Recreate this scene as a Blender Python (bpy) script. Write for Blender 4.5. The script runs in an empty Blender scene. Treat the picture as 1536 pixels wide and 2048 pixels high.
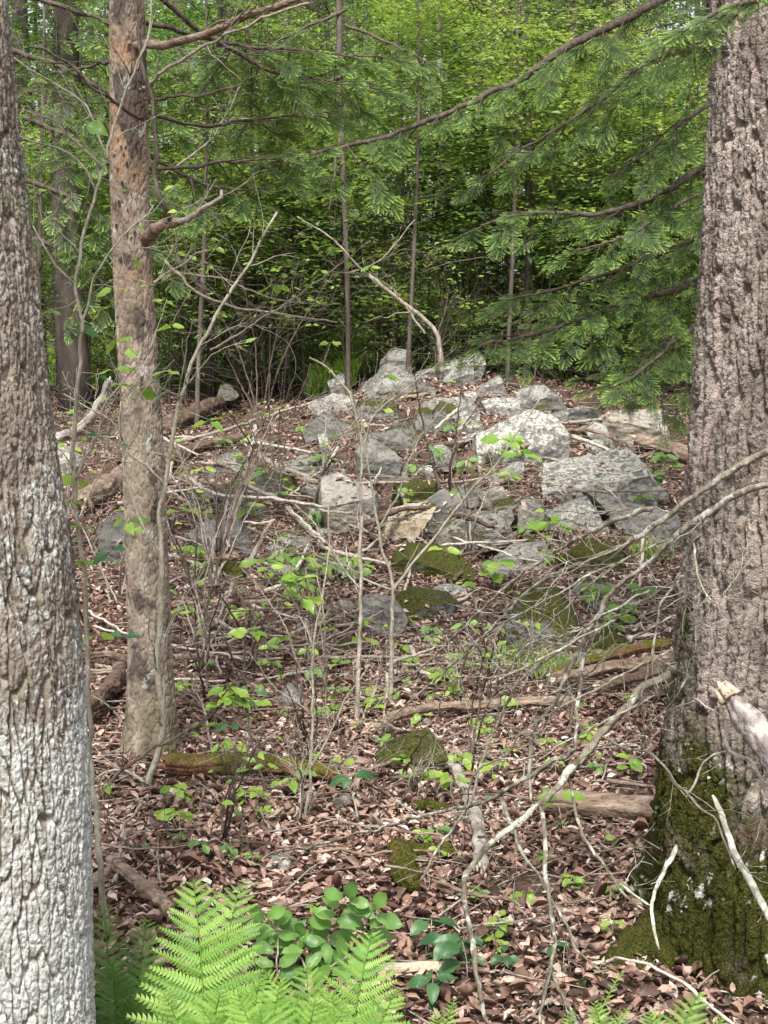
import bpy, bmesh, math, random
import numpy as np
from mathutils import Vector, Matrix

random.seed(7)
rng = np.random.default_rng(7)
scene = bpy.context.scene
COL = scene.collection

# ------------------------------------------------------------------ camera, sky, sun, exposure
F_PX, W_PX, H_PX, HOR = 2845.0, 1536.0, 2048.0, 700.0
CAM_Z = 1.6
PITCH = math.atan((H_PX / 2 - HOR) / F_PX)
cam_d = bpy.data.cameras.new('camera')
cam_d.sensor_fit = 'VERTICAL'
cam_d.sensor_height = 24.0
cam_d.lens = F_PX / H_PX * 24.0
cam_d.clip_start = 0.05
cam_d.clip_end = 2000
cam = bpy.data.objects.new('camera', cam_d)
COL.objects.link(cam)
cam.location = (0, 0, CAM_Z)
cam.rotation_euler = (math.pi / 2 - PITCH, 0, 0)
scene.camera = cam

SUN_EL, SUN_AZ = math.radians(54), math.radians(186)   # azimuth clockwise from +Y: behind the camera, a little right
world = bpy.data.worlds.new('World')
scene.world = world
world.use_nodes = True
wn = world.node_tree
wn.nodes.clear()
w_out = wn.nodes.new('ShaderNodeOutputWorld')
w_bg = wn.nodes.new('ShaderNodeBackground')
w_sky = wn.nodes.new('ShaderNodeTexSky')
w_sky.sky_type = 'NISHITA'
w_sky.sun_disc = False
w_sky.sun_elevation = SUN_EL
w_sky.sun_rotation = SUN_AZ
w_sky.air_density = 1.0
w_sky.dust_density = 4.0
w_sky.ozone_density = 1.0
w_hs = wn.nodes.new('ShaderNodeHueSaturation')
w_hs.inputs['Saturation'].default_value = 0.35
wn.links.new(w_sky.outputs[0], w_hs.inputs['Color'])
wn.links.new(w_hs.outputs[0], w_bg.inputs['Color'])
wn.links.new(w_bg.outputs[0], w_out.inputs['Surface'])
w_bg.inputs['Strength'].default_value = 0.072

sun_d = bpy.data.lights.new('sun', 'SUN')
sun_d.energy = 1.5
sun_d.angle = math.radians(10)
sun_d.color = (1.0, 0.97, 0.92)
sun = bpy.data.objects.new('sun', sun_d)
COL.objects.link(sun)
sdir = Vector((math.sin(SUN_AZ) * math.cos(SUN_EL), math.cos(SUN_AZ) * math.cos(SUN_EL), math.sin(SUN_EL)))
sun.rotation_euler = sdir.to_track_quat('Z', 'Y').to_euler()

vs = scene.view_settings
vs.view_transform = 'Standard'
vs.look = 'None'
vs.gamma = 1.0
vs.use_curve_mapping = False
vs.exposure = 1.98
scene.cycles.max_bounces = 6
scene.cycles.diffuse_bounces = 4
scene.cycles.glossy_bounces = 2
scene.cycles.transmission_bounces = 4
scene.cycles.sample_clamp_indirect = 6.0

# ------------------------------------------------------------------ noise
def _h(ix, iy, iz, seed):
    h = (ix.astype(np.int64) * 374761393 + iy.astype(np.int64) * 668265263 + iz.astype(np.int64) * 2147483647 + seed * 974634541) & 0xFFFFFFFF
    h = ((h ^ (h >> 13)) * 1274126177) & 0xFFFFFFFF
    h = ((h ^ (h >> 16)) * 2246822519) & 0xFFFFFFFF
    h = h ^ (h >> 15)
    return (h & 0xFFFFFF) / float(0x1000000)

def vn3(x, y, z, seed=0):
    x, y, z = np.broadcast_arrays(np.asarray(x, float), np.asarray(y, float), np.asarray(z, float))
    ix, iy, iz = np.floor(x), np.floor(y), np.floor(z)
    fx, fy, fz = x - ix, y - iy, z - iz
    fx, fy, fz = [f * f * (3 - 2 * f) for f in (fx, fy, fz)]
    r = 0
    for dx in (0, 1):
        for dy in (0, 1):
            for dz in (0, 1):
                r = r + _h(ix + dx, iy + dy, iz + dz, seed) * (fx if dx else 1 - fx) * (fy if dy else 1 - fy) * (fz if dz else 1 - fz)
    return r * 2 - 1

def vn2(x, y, seed=0):
    return vn3(x, y, np.zeros_like(np.asarray(x, float)) + 0.5, seed)

def fbm3(x, y, z, o=4, seed=0):
    a, s, t = 1.0, 0, 0
    for i in range(o):
        f = 2.03 ** i
        s = s + a * vn3(x * f, y * f, z * f, seed + i * 17)
        t += a
        a *= 0.5
    return s / t

def fbm2(x, y, o=4, seed=0):
    return fbm3(x, y, np.zeros_like(np.asarray(x, float)) + 0.37, o, seed)

def voro2(x, y, seed=0, per=None):
    ix, iy = np.floor(x), np.floor(y)
    f1 = np.full(x.shape, 9.0); f2 = f1.copy(); cid = np.zeros(x.shape)
    for dx in (-1, 0, 1):
        for dy in (-1, 0, 1):
            cx, cy = ix + dx, iy + dy
            hx = np.mod(cx, per) if per else cx
            z0 = np.zeros_like(cx)
            px = cx + _h(hx, cy, z0, seed); py = cy + _h(hx, cy, z0 + 1, seed)
            d = np.hypot(px - x, py - y)
            new = d < f1
            f2 = np.where(new, f1, np.minimum(f2, d))
            cid = np.where(new, _h(hx, cy, z0 + 2, seed), cid)
            f1 = np.where(new, d, f1)
    return f1, f2, cid

# ------------------------------------------------------------------ terrain function and pixel helpers
_PY = np.array([-20, 0, 6.0, 7.5, 8.5, 10.0, 12.5, 14.3, 15.6, 17, 26, 60, 95, 140, 400.0])
_PZ = np.array([-0.1, 0.0, 0.0, 0.03, 0.13, 0.38, 0.74, 1.02, 1.16, 1.18, 1.12, 1.6, 4.5, 9.0, 14.0])
def hgt(x, y):
    x = np.asarray(x, float); y = np.asarray(y, float)
    z = np.interp(y, _PY, _PZ) * 0.5 + 0.25 * (np.interp(y - 0.6, _PY, _PZ) + np.interp(y + 0.6, _PY, _PZ))
    mound = np.clip((y - 7) / 5, 0, 1) * np.exp(-((y - 14) / 5.0) ** 2)
    z = z + mound * (0.24 * np.exp(-((x - 0.7) / 1.5) ** 2) - 0.13 * np.clip((-x - 0.3) / 1.2, 0, 1) - 0.06)
    amp = 0.03 + 0.05 * np.clip((y - 7) / 4, 0, 1)
    z = z + amp * fbm2(x * 0.9, y * 0.9, 3, 5) + 0.018 * fbm2(x * 3.1, y * 3.1, 3, 9)
    return z

_hgt0 = hgt
def hgt_real(x, y):
    """the surface itself: as hgt, with hollows between the stones of the pile"""
    x = np.asarray(x, float); y = np.asarray(y, float)
    m = np.clip((y - 8.6) / 1.2, 0, 1) * np.clip((16.2 - y) / 1.0, 0, 1) * np.clip((x / (y * 0.27) + 0.62) / 0.2, 0, 1)
    h = np.clip(fbm2(x * 1.9 + 3.1, y * 1.9, 3, 61) - 0.02, 0, 0.4) * 0.75
    return _hgt0(x, y) - m * h
_cp, _sp = math.cos(PITCH), math.sin(PITCH)
def ray(px, py):
    a, b = (px - W_PX / 2) / F_PX, (H_PX / 2 - py) / F_PX
    v = np.array([a, _cp + b * _sp, -_sp + b * _cp])
    return v / v[1]
def P(px, py, d):
    v = ray(px, py)
    return np.array([v[0] * d, d, CAM_Z + v[2] * d])
def ground(px, py):
    v = ray(px, py)
    ds = np.concatenate([np.arange(2.0, 20, 0.04), np.arange(20, 90, 0.5)])
    zz = CAM_Z + v[2] * ds - hgt(v[0] * ds, ds)
    k = np.argmax(zz < 0) if (zz < 0).any() else len(ds) - 1
    d = ds[k]
    return np.array([v[0] * d, d, float(hgt(v[0] * d, d))])
def m_per_px(d):
    return d / F_PX

# ------------------------------------------------------------------ mesh helpers
WM = {}
def mesh_np(name, V, T, mat=None, smooth=True, attrs=None):
    V = np.ascontiguousarray(V, dtype=np.float32); T = np.ascontiguousarray(T, dtype=np.int32)
    k = T.shape[1]
    me = bpy.data.meshes.new(name)
    me.vertices.add(len(V)); me.vertices.foreach_set('co', V.ravel())
    me.loops.add(T.size); me.loops.foreach_set('vertex_index', T.ravel())
    me.polygons.add(len(T))
    me.polygons.foreach_set('loop_start', np.arange(0, T.size, k, dtype=np.int32))
    me.polygons.foreach_set('loop_total', np.full(len(T), k, dtype=np.int32))
    me.polygons.foreach_set('use_smooth', np.full(len(T), bool(smooth)))
    if attrs:
        for an, av in attrs.items():
            at = me.attributes.new(an, 'FLOAT', 'POINT')
            at.data.foreach_set('value', np.ascontiguousarray(av, dtype=np.float32))
    me.update(calc_edges=True)
    if mat: me.materials.append(mat)
    return me

def link(name, data, parent=None, M=None):
    o = bpy.data.objects.new(name, data)
    COL.objects.link(o)
    M = M if M is not None else Matrix.Identity(4)
    if parent is not None:
        o.parent = parent
        o.matrix_basis = WM[parent.name].inverted() @ M
    else:
        o.matrix_basis = M
    WM[o.name] = M.copy()
    return o

def build(name, V, T, mat, parent=None, smooth=True, attrs=None, origin=None):
    V = np.asarray(V, float)
    if origin is None:
        origin = V.mean(0)
    return link(name, mesh_np(name, V - np.asarray(origin), T, mat, smooth, attrs), parent, Matrix.Translation(Vector(origin)))

def tag(o, label, cat, group=None, kind=None):
    o['label'] = label
    o['category'] = cat
    if group: o['group'] = group
    if kind: o['kind'] = kind
    return o

def thing(name, loc, label, cat, group=None):
    o = link(name, None, None, Matrix.Translation(Vector(loc)))
    o.empty_display_size = 0.05
    return tag(o, label, cat, group)

LANDM = [('the topmost boulder',790,718),('the smooth grey crest rock',815,765),('the white tilted slab',905,730),('the dark wedge-shaped rock',655,850),('the dark triangular rock',755,915),('the squarish dark block',785,880),('the large pale boulder',1050,875),('the flat-topped slab',1195,945),('the big blue-grey block',700,1010),('the tan and white slab',820,1045),('the slate-grey peaked rock',890,1010),('the broad mossy mound',855,1125),('the angular blue-grey boulder',765,1230),('the large mossy boulder',1080,1245),('the dark mossy rock',830,1515),('the olive moss hummock',830,1740),('the birch-like log',940,1650),('the split pinkish log',1200,1640),('the long slender pole',950,1455),('the dense grass tuft',1090,1345),('the crumbling mossy log',500,1570),('the foot of the tan trunk',300,1480),('the dark mossy ledge',430,1000),('the upper rotten log',410,840),('the tallest fern',390,1800),('the oval-leaved shrub',650,1850),('the dark overhanging slab',1270,1040),('the forked bleached branch',835,1350),('the short brown log',400,1265),('the crumbly pale rock',1150,1035),('the leafy twig cluster',470,1390)]
WOODM = [('the widest dark trunk',645,23),('the straight grey trunk',588,18.5),('the slim crest trunk',507,17.5),('the black trunk',424,16.6),('the dark paired trunk',548,25),('the very dark reddish trunk',948,25),('the lone slender trunk',1055,15.8),('the thin pale trunk',880,18),('the brown trunk beside the tan trunk',372,20),('the broad dim brown trunk',150,15.5),('the slim trunk above the topmost boulder',800,24),('the grey trunk behind the sprays',1140,24),('the brown trunk behind the sprays',1222,22),('the reddish trunk at top right',1392,19),('the dark trunk amid the woods',722,27)]
_used = set()
def where(px, py, adj, base, tail=6):
    """label that places a small thing by the nearest landmark not yet used for its kind"""
    for nm, lx, ly in sorted(LANDM, key=lambda q: math.hypot(q[1] - px, (q[2] - py) * 1.3))[:tail]:
        dx, dy = px - lx, (py - ly) * 1.3
        fb = 'behind' if dy < 0 else 'in front of'; lr = 'left of' if dx < 0 else 'right of'
        near = 'close ' if math.hypot(dx, dy) < 70 else ''
        a = abs(dx) / (abs(dy) + 1e-6)
        rel = lr if a > 2.4 else fb if a < 0.42 else (fb + ' and ' + lr if fb == 'behind' else 'in front and ' + lr)
        lab = '%s %s %s%s %s' % (adj, base, near, rel, nm)
        if lab not in _used:
            _used.add(lab); return lab
    return None
def where_wood(px, d, adj, base):
    for nm, lx, ld in sorted(WOODM, key=lambda q: abs(q[1] - px) + 6 * abs(q[2] - d))[:8]:
        lr = 'left of' if px < lx else 'right of'
        rel = ('in front and ' if d < ld - 0.5 else 'behind and ' if d > ld + 0.5 else 'beside and ') + lr
        lab = '%s %s %s %s' % (adj, base, rel, nm)
        if lab not in _used:
            _used.add(lab); return lab
    return None

class Acc:
    def __init__(s): s.V, s.T, s.A, s.n = [], [], [], 0
    def add(s, V, T, a=None):
        s.V.append(V); s.T.append(T + s.n); s.n += len(V)
        s.A.append(np.zeros(len(V)) if a is None else np.broadcast_to(a, (len(V),)))
    def get(s): return np.concatenate(s.V), np.concatenate(s.T), np.concatenate(s.A)
    def ok(s): return s.n > 0

def norm(v):
    v = np.asarray(v, float)
    return v / (np.linalg.norm(v) + 1e-12)

def spline(Pts, step=None, n=None, wob=0.0, seed=0):
    Pts = np.asarray(Pts, float)
    if len(Pts) == 2:
        Pts = np.stack([Pts[0], Pts.mean(0), Pts[1]])
    seg = np.linalg.norm(np.diff(Pts, axis=0), axis=1)
    s = np.concatenate([[0], np.cumsum(seg)])
    L = s[-1]
    if n is None: n = max(4, int(L / step) + 1)
    t = np.linspace(0, L, n)
    Q = np.concatenate([[2 * Pts[0] - Pts[1]], Pts, [2 * Pts[-1] - Pts[-2]]])
    k = np.clip(np.searchsorted(s, t, side='right') - 1, 0, len(Pts) - 2)
    u = ((t - s[k]) / np.maximum(seg[k], 1e-9))[:, None]
    p0, p1, p2, p3 = Q[k], Q[k + 1], Q[k + 2], Q[k + 3]
    R = 0.5 * (2 * p1 + (p2 - p0) * u + (2 * p0 - 5 * p1 + 4 * p2 - p3) * u ** 2 + (3 * p1 - p0 - 3 * p2 + p3) * u ** 3)
    if wob:
        f = t / (wob * 7 + 1e-9)
        env = np.minimum(1, t / (wob * 4))
        for a in range(3):
            R[:, a] += wob * env * (vn2(f, np.full_like(f, seed * 3.7 + a * 11.1), 31) + 0.5 * vn2(f * 2.7, np.full_like(f, seed * 1.7 + a * 5.1), 37))
    return R

def tube(Pts, R, n=6, rough=0.0, seed=0, cap=True, groove=0.0):
    Pts = np.asarray(Pts, float); k = len(Pts)
    R = np.broadcast_to(np.asarray(R, float), (k,))
    tn = np.gradient(Pts, axis=0); tn /= (np.linalg.norm(tn, axis=1, keepdims=True) + 1e-12)
    a = np.array([0, 0, 1.0]) if abs(tn[0, 2]) < 0.9 else np.array([1.0, 0, 0])
    u = norm(np.cross(tn[0], a)); U = [u]
    for i in range(1, k):
        u = U[-1] - tn[i] * np.dot(U[-1], tn[i]); U.append(norm(u))
    U = np.array(U); B = np.cross(tn, U)
    th = np.arange(n) / n * 2 * math.pi
    rr = R[:, None] * np.ones(n)
    if rough:
        s = np.arange(k)[:, None] * 0.35
        rr = rr * (1 + rough * fbm3(np.cos(th)[None] * 1.3 + seed, np.sin(th)[None] * 1.3, s + seed * 3.3, 3, 3))
    if groove:
        s = np.arange(k)[:, None] * 0.05
        rr = rr * (1 + groove * fbm3(np.cos(th)[None] * 4.5 + seed, np.sin(th)[None] * 4.5, s + seed, 3, 7))
    V = Pts[:, None] + U[:, None] * (np.cos(th)[None, :, None] * rr[..., None]) + B[:, None] * (np.sin(th)[None, :, None] * rr[..., None])
    V = V.reshape(-1, 3)
    i = np.arange(k - 1)[:, None] * n; j = np.arange(n)[None]; j2 = (j + 1) % n
    q = np.stack([i + j, i + j2, i + n + j2, i + n + j], -1).reshape(-1, 4)
    T = np.concatenate([q[:, [0, 1, 2]], q[:, [0, 2, 3]]])
    if cap:
        V = np.concatenate([V, Pts[:1], Pts[-1:]])
        c0, c1 = k * n, k * n + 1
        jj = np.arange(n); jn = (jj + 1) % n
        T = np.concatenate([T, np.stack([jn, jj, np.full(n, c0)], -1), np.stack([(k - 1) * n + jj, (k - 1) * n + jn, np.full(n, c1)], -1)])
    return V, T

def rdir(r=1.0):
    v = rng.normal(size=3)
    return norm(v) * r

def twigs(acc, path, r0, n, lmin, lmax, depth=1, spread=(0.5, 1.0), grav=0.0, sides=4, tmin=0.2, step=0.03):
    """grow n crooked side twigs off a path; returns their tips"""
    tips = []
    k = len(path)
    tn = np.gradient(path, axis=0)
    for _ in range(n):
        t = rng.uniform(tmin, 0.97); i = int(t * (k - 1))
        d = norm(tn[i]); s = norm(np.cross(d, rdir()))
        ang = rng.uniform(*spread)
        dr = norm(d * math.cos(ang) + s * math.sin(ang) + np.array([0, 0, grav]))
        L = rng.uniform(lmin, lmax) * (1.15 - 0.6 * t)
        m = max(4, int(L / step))
        pts = [path[i]]
        for q in range(m):
            dr = norm(dr + rng.normal(size=3) * 0.16 + np.array([0, 0, 0.02]))
            pts.append(pts[-1] + dr * L / m)
        pts = np.array(pts)
        r = max(0.0009, r0 * (1.1 - 0.7 * t) * 0.55)
        V, T = tube(pts, np.linspace(r, max(0.0007, r * 0.35), len(pts)), sides)
        acc.add(V, T)
        tips.append(pts[-1]); tips.append(pts[len(pts) // 2])
        if depth > 1:
            tips += twigs(acc, pts, r, int(rng.integers(1, 4)), L * 0.25, L * 0.6, depth - 1, spread, grav, sides, 0.25, step)
    return tips

def frame(y, z):
    """rotation matrix with local +Y along y and local +Z near z"""
    y = norm(y); x = np.cross(y, z)
    if np.linalg.norm(x) < 1e-4: x = np.cross(y, [1, 0.1, 0])
    x = norm(x); z = np.cross(x, y)
    return np.stack([x, y, z], 1)
def mat4(R, loc, s=1.0):
    M = np.eye(4); M[:3, :3] = R * s; M[:3, 3] = loc
    return Matrix(M.tolist())

# ------------------------------------------------------------------ materials
class MB:
    def __init__(s, name):
        s.m = bpy.data.materials.new(name); s.m.use_nodes = True
        s.nt = s.m.node_tree; s.nt.nodes.clear()
        s.out = s.nt.nodes.new('ShaderNodeOutputMaterial')
    def n(s, t, ins=None, **props):
        nd = s.nt.nodes.new(t)
        for k, v in props.items(): setattr(nd, k, v)
        for k, v in (ins or {}).items():
            if isinstance(v, bpy.types.NodeSocket): s.nt.links.new(v, nd.inputs[k])
            else: nd.inputs[k].default_value = v
        return nd
    def pos(s): return s.n('ShaderNodeNewGeometry').outputs['Position']
    def nrm(s): return s.n('ShaderNodeNewGeometry').outputs['Normal']
    def obj(s): return s.n('ShaderNodeTexCoord').outputs['Object']
    def orand(s): return s.n('ShaderNodeObjectInfo').outputs['Random']
    def scale(s, v, xyz):
        return s.n('ShaderNodeVectorMath', {0: v, 1: xyz}, operation='MULTIPLY').outputs[0]
    def noise(s, vec, sc, det=4.0, rough=0.55, dist=0.0):
        return s.n('ShaderNodeTexNoise', {'Vector': vec, 'Scale': sc, 'Detail': det, 'Roughness': rough, 'Distortion': dist}).outputs['Fac']
    def voro(s, vec, sc, feat='F1', out='Distance'):
        return s.n('ShaderNodeTexVoronoi', {'Vector': vec, 'Scale': sc}, feature=feat).outputs[out]
    def ramp(s, f, stops, interp='LINEAR'):
        nd = s.n('ShaderNodeValToRGB', {'Fac': f}); cr = nd.color_ramp; cr.interpolation = interp
        while len(cr.elements) < len(stops): cr.elements.new(0.5)
        for e, (p, c) in zip(cr.elements, stops):
            e.position = p; e.color = tuple(c) + (1,) if len(c) == 3 else c
        return nd.outputs['Color']
    def step(s, f, a, b):
        return s.n('ShaderNodeMapRange', {'Value': f, 'From Min': a, 'From Max': b}, interpolation_type='SMOOTHSTEP').outputs['Result']
    def math(s, op, a, b=0.0):
        return s.n('ShaderNodeMath', {0: a, 1: b}, operation=op, use_clamp=False).outputs[0]
    def mix(s, f, a, b, mode='MIX'):
        nd = s.n('ShaderNodeMix', data_type='RGBA', blend_type=mode)
        for k, v in ((0, f), (6, a), (7, b)):
            if isinstance(v, bpy.types.NodeSocket): s.nt.links.new(v, nd.inputs[k])
            else: nd.inputs[k].default_value = (tuple(v) + (1,)) if k else v
        return nd.outputs[2]
    def attr(s, name, typ='GEOMETRY'):
        return s.n('ShaderNodeAttribute', attribute_name=name, attribute_type=typ).outputs['Fac']
    def sep(s, v, ax):
        return s.n('ShaderNodeSeparateXYZ', {0: v}).outputs[ax]
    def bump(s, h, st=0.5, dist=0.01):
        return s.n('ShaderNodeBump', {'Height': h, 'Strength': st, 'Distance': dist}).outputs['Normal']
    def princ(s, col, rough=0.8, normal=None, spec=0.3):
        ins = {'Base Color': col if isinstance(col, bpy.types.NodeSocket) else tuple(col) + (1,), 'Roughness': rough, 'Specular IOR Level': spec}
        if normal is not None: ins['Normal'] = normal
        b = s.n('ShaderNodeBsdfPrincipled', ins)
        s.nt.links.new(b.outputs[0], s.out.inputs[0]); return s.m
    def leaf(s, col, tcol, tfac=0.45, rough=0.45, gloss=0.06, normal=None):
        d = s.n('ShaderNodeBsdfDiffuse', {'Color': col})
        t = s.n('ShaderNodeBsdfTranslucent', {'Color': tcol})
        g = s.n('ShaderNodeBsdfGlossy', {'Roughness': rough, 'Color': (1, 1, 1, 1)})
        if normal is not None:
            for q in (d, g): s.nt.links.new(normal, q.inputs['Normal'])
        m1 = s.n('ShaderNodeMixShader', {0: tfac, 1: d.outputs[0], 2: t.outputs[0]})
        m2 = s.n('ShaderNodeMixShader', {0: gloss, 1: m1.outputs[0], 2: g.outputs[0]})
        s.nt.links.new(m2.outputs[0], s.out.inputs[0]); return s.m

MAT = {}
def _mats():
    b = MB('forest_soil'); p = b.pos()
    c = b.ramp(b.noise(p, 5, 6), [(0.3, (0.035, 0.022, 0.014)), (0.55, (0.085, 0.052, 0.035)), (0.75, (0.15, 0.10, 0.07))])
    MAT['soil'] = b.princ(c, 0.9, b.bump(b.noise(p, 60, 5), 0.8, 0.02))

    b = MB('dry_leaf'); p = b.pos(); r = b.attr('rnd')
    c = b.ramp(r, [(0.0, (0.05, 0.032, 0.026)), (0.2, (0.13, 0.078, 0.062)), (0.42, (0.26, 0.152, 0.113)), (0.62, (0.41, 0.280, 0.218)), (0.82, (0.54, 0.425, 0.355)), (1.0, (0.63, 0.56, 0.50))])
    c = b.mix(b.step(b.noise(p, 90, 3), 0.45, 0.7), c, b.mix(0.5, c, (0.06, 0.03, 0.02)))
    MAT['dry'] = b.leaf(c, c, 0.12, 0.5, 0.02)

    # rock: object attributes moss / pale / tone
    b = MB('lichened_rock'); p = b.pos(); nz = b.sep(b.nrm(), 2)
    tone = b.attr('tone', 'OBJECT'); pale = b.attr('pale', 'OBJECT'); moss = b.attr('moss', 'OBJECT'); warm = b.attr('warm', 'OBJECT')
    n1 = b.noise(p, 7, 6, 0.6); n2 = b.noise(p, 28, 5, 0.65); n3 = b.noise(p, 90, 4, 0.6)
    base = b.ramp(n1, [(0.3, (0.105, 0.10, 0.09)), (0.5, (0.22, 0.21, 0.19)), (0.7, (0.34, 0.325, 0.29))])
    base = b.mix(b.step(n2, 0.42, 0.62), base, (0.20, 0.19, 0.17))
    base = b.mix(b.math('MULTIPLY', warm, b.step(n1, 0.35, 0.6)), base, (0.50, 0.36, 0.19))
    stain = b.step(b.noise(p, 3.1, 5, 0.62, 0.6), 0.50, 0.60)
    base = b.mix(b.math('MULTIPLY', stain, 0.45), base, (0.060, 0.058, 0.050))
    seam = b.step(b.noise(b.scale(p, (1.0, 1.0, 5.0)), 6.5, 3, 0.6), 0.60, 0.66)
    base = b.mix(b.math('MULTIPLY', seam, 0.55), base, (0.045, 0.042, 0.036))
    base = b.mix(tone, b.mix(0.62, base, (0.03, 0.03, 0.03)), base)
    lic = b.math('MULTIPLY', pale, b.step(b.math('ADD', n2, b.math('MULTIPLY', n1, 0.6)), 0.74, 0.86))
    up = b.step(nz, -0.3, 0.5)
    lic = b.math('MULTIPLY', lic, b.math('ADD', 0.35, b.math('MULTIPLY', up, 0.65)))
    base = b.mix(lic, base, (0.41, 0.40, 0.35))
    dark = b.math('MULTIPLY', b.step(b.voro(p, 30), 0.36, 0.20), b.step(n1, 0.42, 0.6))
    base = b.mix(b.math('MULTIPLY', dark, b.math('MULTIPLY', pale, 0.75)), base, (0.085, 0.085, 0.05))
    mm = b.step(b.math('ADD', b.math('ADD', b.math('MULTIPLY', n1, 0.9), b.math('MULTIPLY', n2, 0.45)), b.math('ADD', b.math('MULTIPLY', nz, 0.28), b.math('MULTIPLY', moss, 0.62))), 1.06, 1.22)
    mcol = b.ramp(n3, [(0.3, (0.016, 0.020, 0.005)), (0.55, (0.055, 0.058, 0.011)), (0.75, (0.12, 0.115, 0.025))])
    col = b.mix(mm, base, mcol)
    hgtn = b.math('ADD', b.math('MULTIPLY', n2, 1.0), b.math('ADD', b.math('MULTIPLY', n3, 0.5), b.math('MULTIPLY', mm, 0.7)))
    MAT['rock'] = b.princ(col, 0.88, b.bump(hgtn, 0.9, 0.022), 0.2)

    b = MB('moss'); p = b.pos(); n3 = b.noise(p, 120, 4); n1 = b.noise(p, 9, 4)
    c = b.ramp(n3, [(0.3, (0.022, 0.026, 0.006)), (0.55, (0.075, 0.078, 0.013)), (0.75, (0.15, 0.14, 0.03))])
    c = b.mix(b.step(n1, 0.55, 0.68), c, (0.16, 0.085, 0.05))
    MAT['moss'] = b.princ(c, 0.95, b.bump(n3, 1.0, 0.02), 0.1)

    # foreground left bark: grey ridged bark thick with white crust lichen low down
    b = MB('lichen_bark'); p = b.pos(); z = b.sep(p, 2)
    pid = b.attr('pid'); rg = b.attr('ridge')
    q = b.scale(p, (1, 1, 0.35))
    n1 = b.noise(q, 16, 5); n2 = b.noise(p, 55, 5, 0.65); n3 = b.noise(p, 170, 3); nb = b.noise(p, 3.2, 3)
    c = b.ramp(n1, [(0.3, (0.075, 0.06, 0.047)), (0.5, (0.16, 0.134, 0.108)), (0.7, (0.27, 0.235, 0.198))])
    c = b.mix(b.math('MULTIPLY', pid, 0.4), c, (0.30, 0.25, 0.20))
    lowm = b.n('ShaderNodeMapRange', {'Value': z, 'From Min': 1.35, 'From Max': 0.5, 'To Min': -0.02, 'To Max': 0.20}).outputs[0]
    lf = b.math('ADD', b.math('ADD', b.math('MULTIPLY', n2, 0.55), b.math('MULTIPLY', nb, 0.5)), lowm)
    lm = b.math('MULTIPLY', b.step(b.math('ADD', lf, b.math('MULTIPLY', rg, 0.14)), 0.64, 0.78), b.math('ADD', 0.45, b.math('MULTIPLY', b.noise(p, 21, 4), 0.75)))
    lcol = b.ramp(n3, [(0.3, (0.30, 0.32, 0.30)), (0.7, (0.58, 0.59, 0.56))])
    gm = b.step(b.noise(p, 12, 4), 0.56, 0.66)
    c = b.mix(b.math('MULTIPLY', gm, 0.35), c, (0.15, 0.16, 0.09))
    c = b.mix(lm, c, lcol)
    MAT['bark_left'] = b.princ(c, 0.9, b.bump(b.math('ADD', n2, b.math('MULTIPLY', n3, 0.6)), 0.9, 0.006), 0.2)

    # right trunk: pinkish grey plates above, moss and grey-green lichen below
    b = MB('mossy_bark'); p = b.pos(); z = b.sep(p, 2)
    pid = b.attr('pid'); rg = b.attr('ridge')
    q = b.scale(p, (1, 1, 0.4))
    n1 = b.noise(q, 14, 5); n2 = b.noise(p, 45, 5, 0.65); n3 = b.noise(p, 160, 3); nb = b.noise(p, 4.0, 4, 0.6)
    c = b.ramp(n1, [(0.28, (0.12, 0.096, 0.077)), (0.5, (0.265, 0.222, 0.185)), (0.72, (0.40, 0.35, 0.305))])
    c = b.mix(b.math('MULTIPLY', b.step(pid, 0.55, 0.95), 0.5), c, (0.44, 0.35, 0.31))
    gl = b.step(b.math('ADD', b.math('MULTIPLY', n2, 0.7), b.math('MULTIPLY', b.noise(p, 9, 3), 0.4)), 0.60, 0.70)
    c = b.mix(b.math('MULTIPLY', gl, 0.75), c, (0.47, 0.47, 0.41))
    lowm = b.n('ShaderNodeMapRange', {'Value': z, 'From Min': 1.15, 'From Max': 0.1, 'To Min': 0.0, 'To Max': 0.42}).outputs[0]
    xx = b.sep(p, 0)
    lft = b.n('ShaderNodeMapRange', {'Value': xx, 'From Min': 0.95, 'From Max': 0.62, 'To Min': 0.0, 'To Max': 0.16}).outputs[0]
    mf = b.math('ADD', b.math('ADD', b.math('ADD', b.math('MULTIPLY', nb, 0.8), b.math('MULTIPLY', n2, 0.25)), lowm), lft)
    mm = b.step(mf, 0.71, 0.93)
    mc = b.ramp(n3, [(0.3, (0.016, 0.019, 0.005)), (0.55, (0.055, 0.058, 0.011)), (0.78, (0.13, 0.125, 0.03))])
    mc = b.mix(b.step(b.noise(p, 7, 3), 0.6, 0.7), mc, (0.13, 0.075, 0.04))
    c = b.mix(mm, c, mc)
    pl = b.step(b.math('ADD', b.math('MULTIPLY', b.noise(p, 26, 4, 0.6), 0.75), b.math('MULTIPLY', lowm, 0.25)), 0.52, 0.57)
    c = b.mix(b.math('MULTIPLY', pl, b.step(b.noise(p, 5.5, 2), 0.50, 0.60)), c, (0.60, 0.63, 0.57))
    MAT['bark_right'] = b.princ(c, 0.92, b.bump(b.math('ADD', b.math('ADD', n2, b.math('MULTIPLY', n3, 0.8)), b.math('MULTIPLY', mm, 0.8)), 1.0, 0.016), 0.12)

    # middle trunk: tan flaking bark, orange patches higher up, insect and woodpecker pits
    b = MB('tan_bark'); p = b.pos(); z = b.sep(p, 2)
    q = b.scale(p, (1, 1, 0.6)); pid = b.attr('pid')
    n1 = b.noise(q, 18, 5); n2 = b.noise(p, 70, 4, 0.6); nb = b.noise(p, 5, 4)
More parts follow.
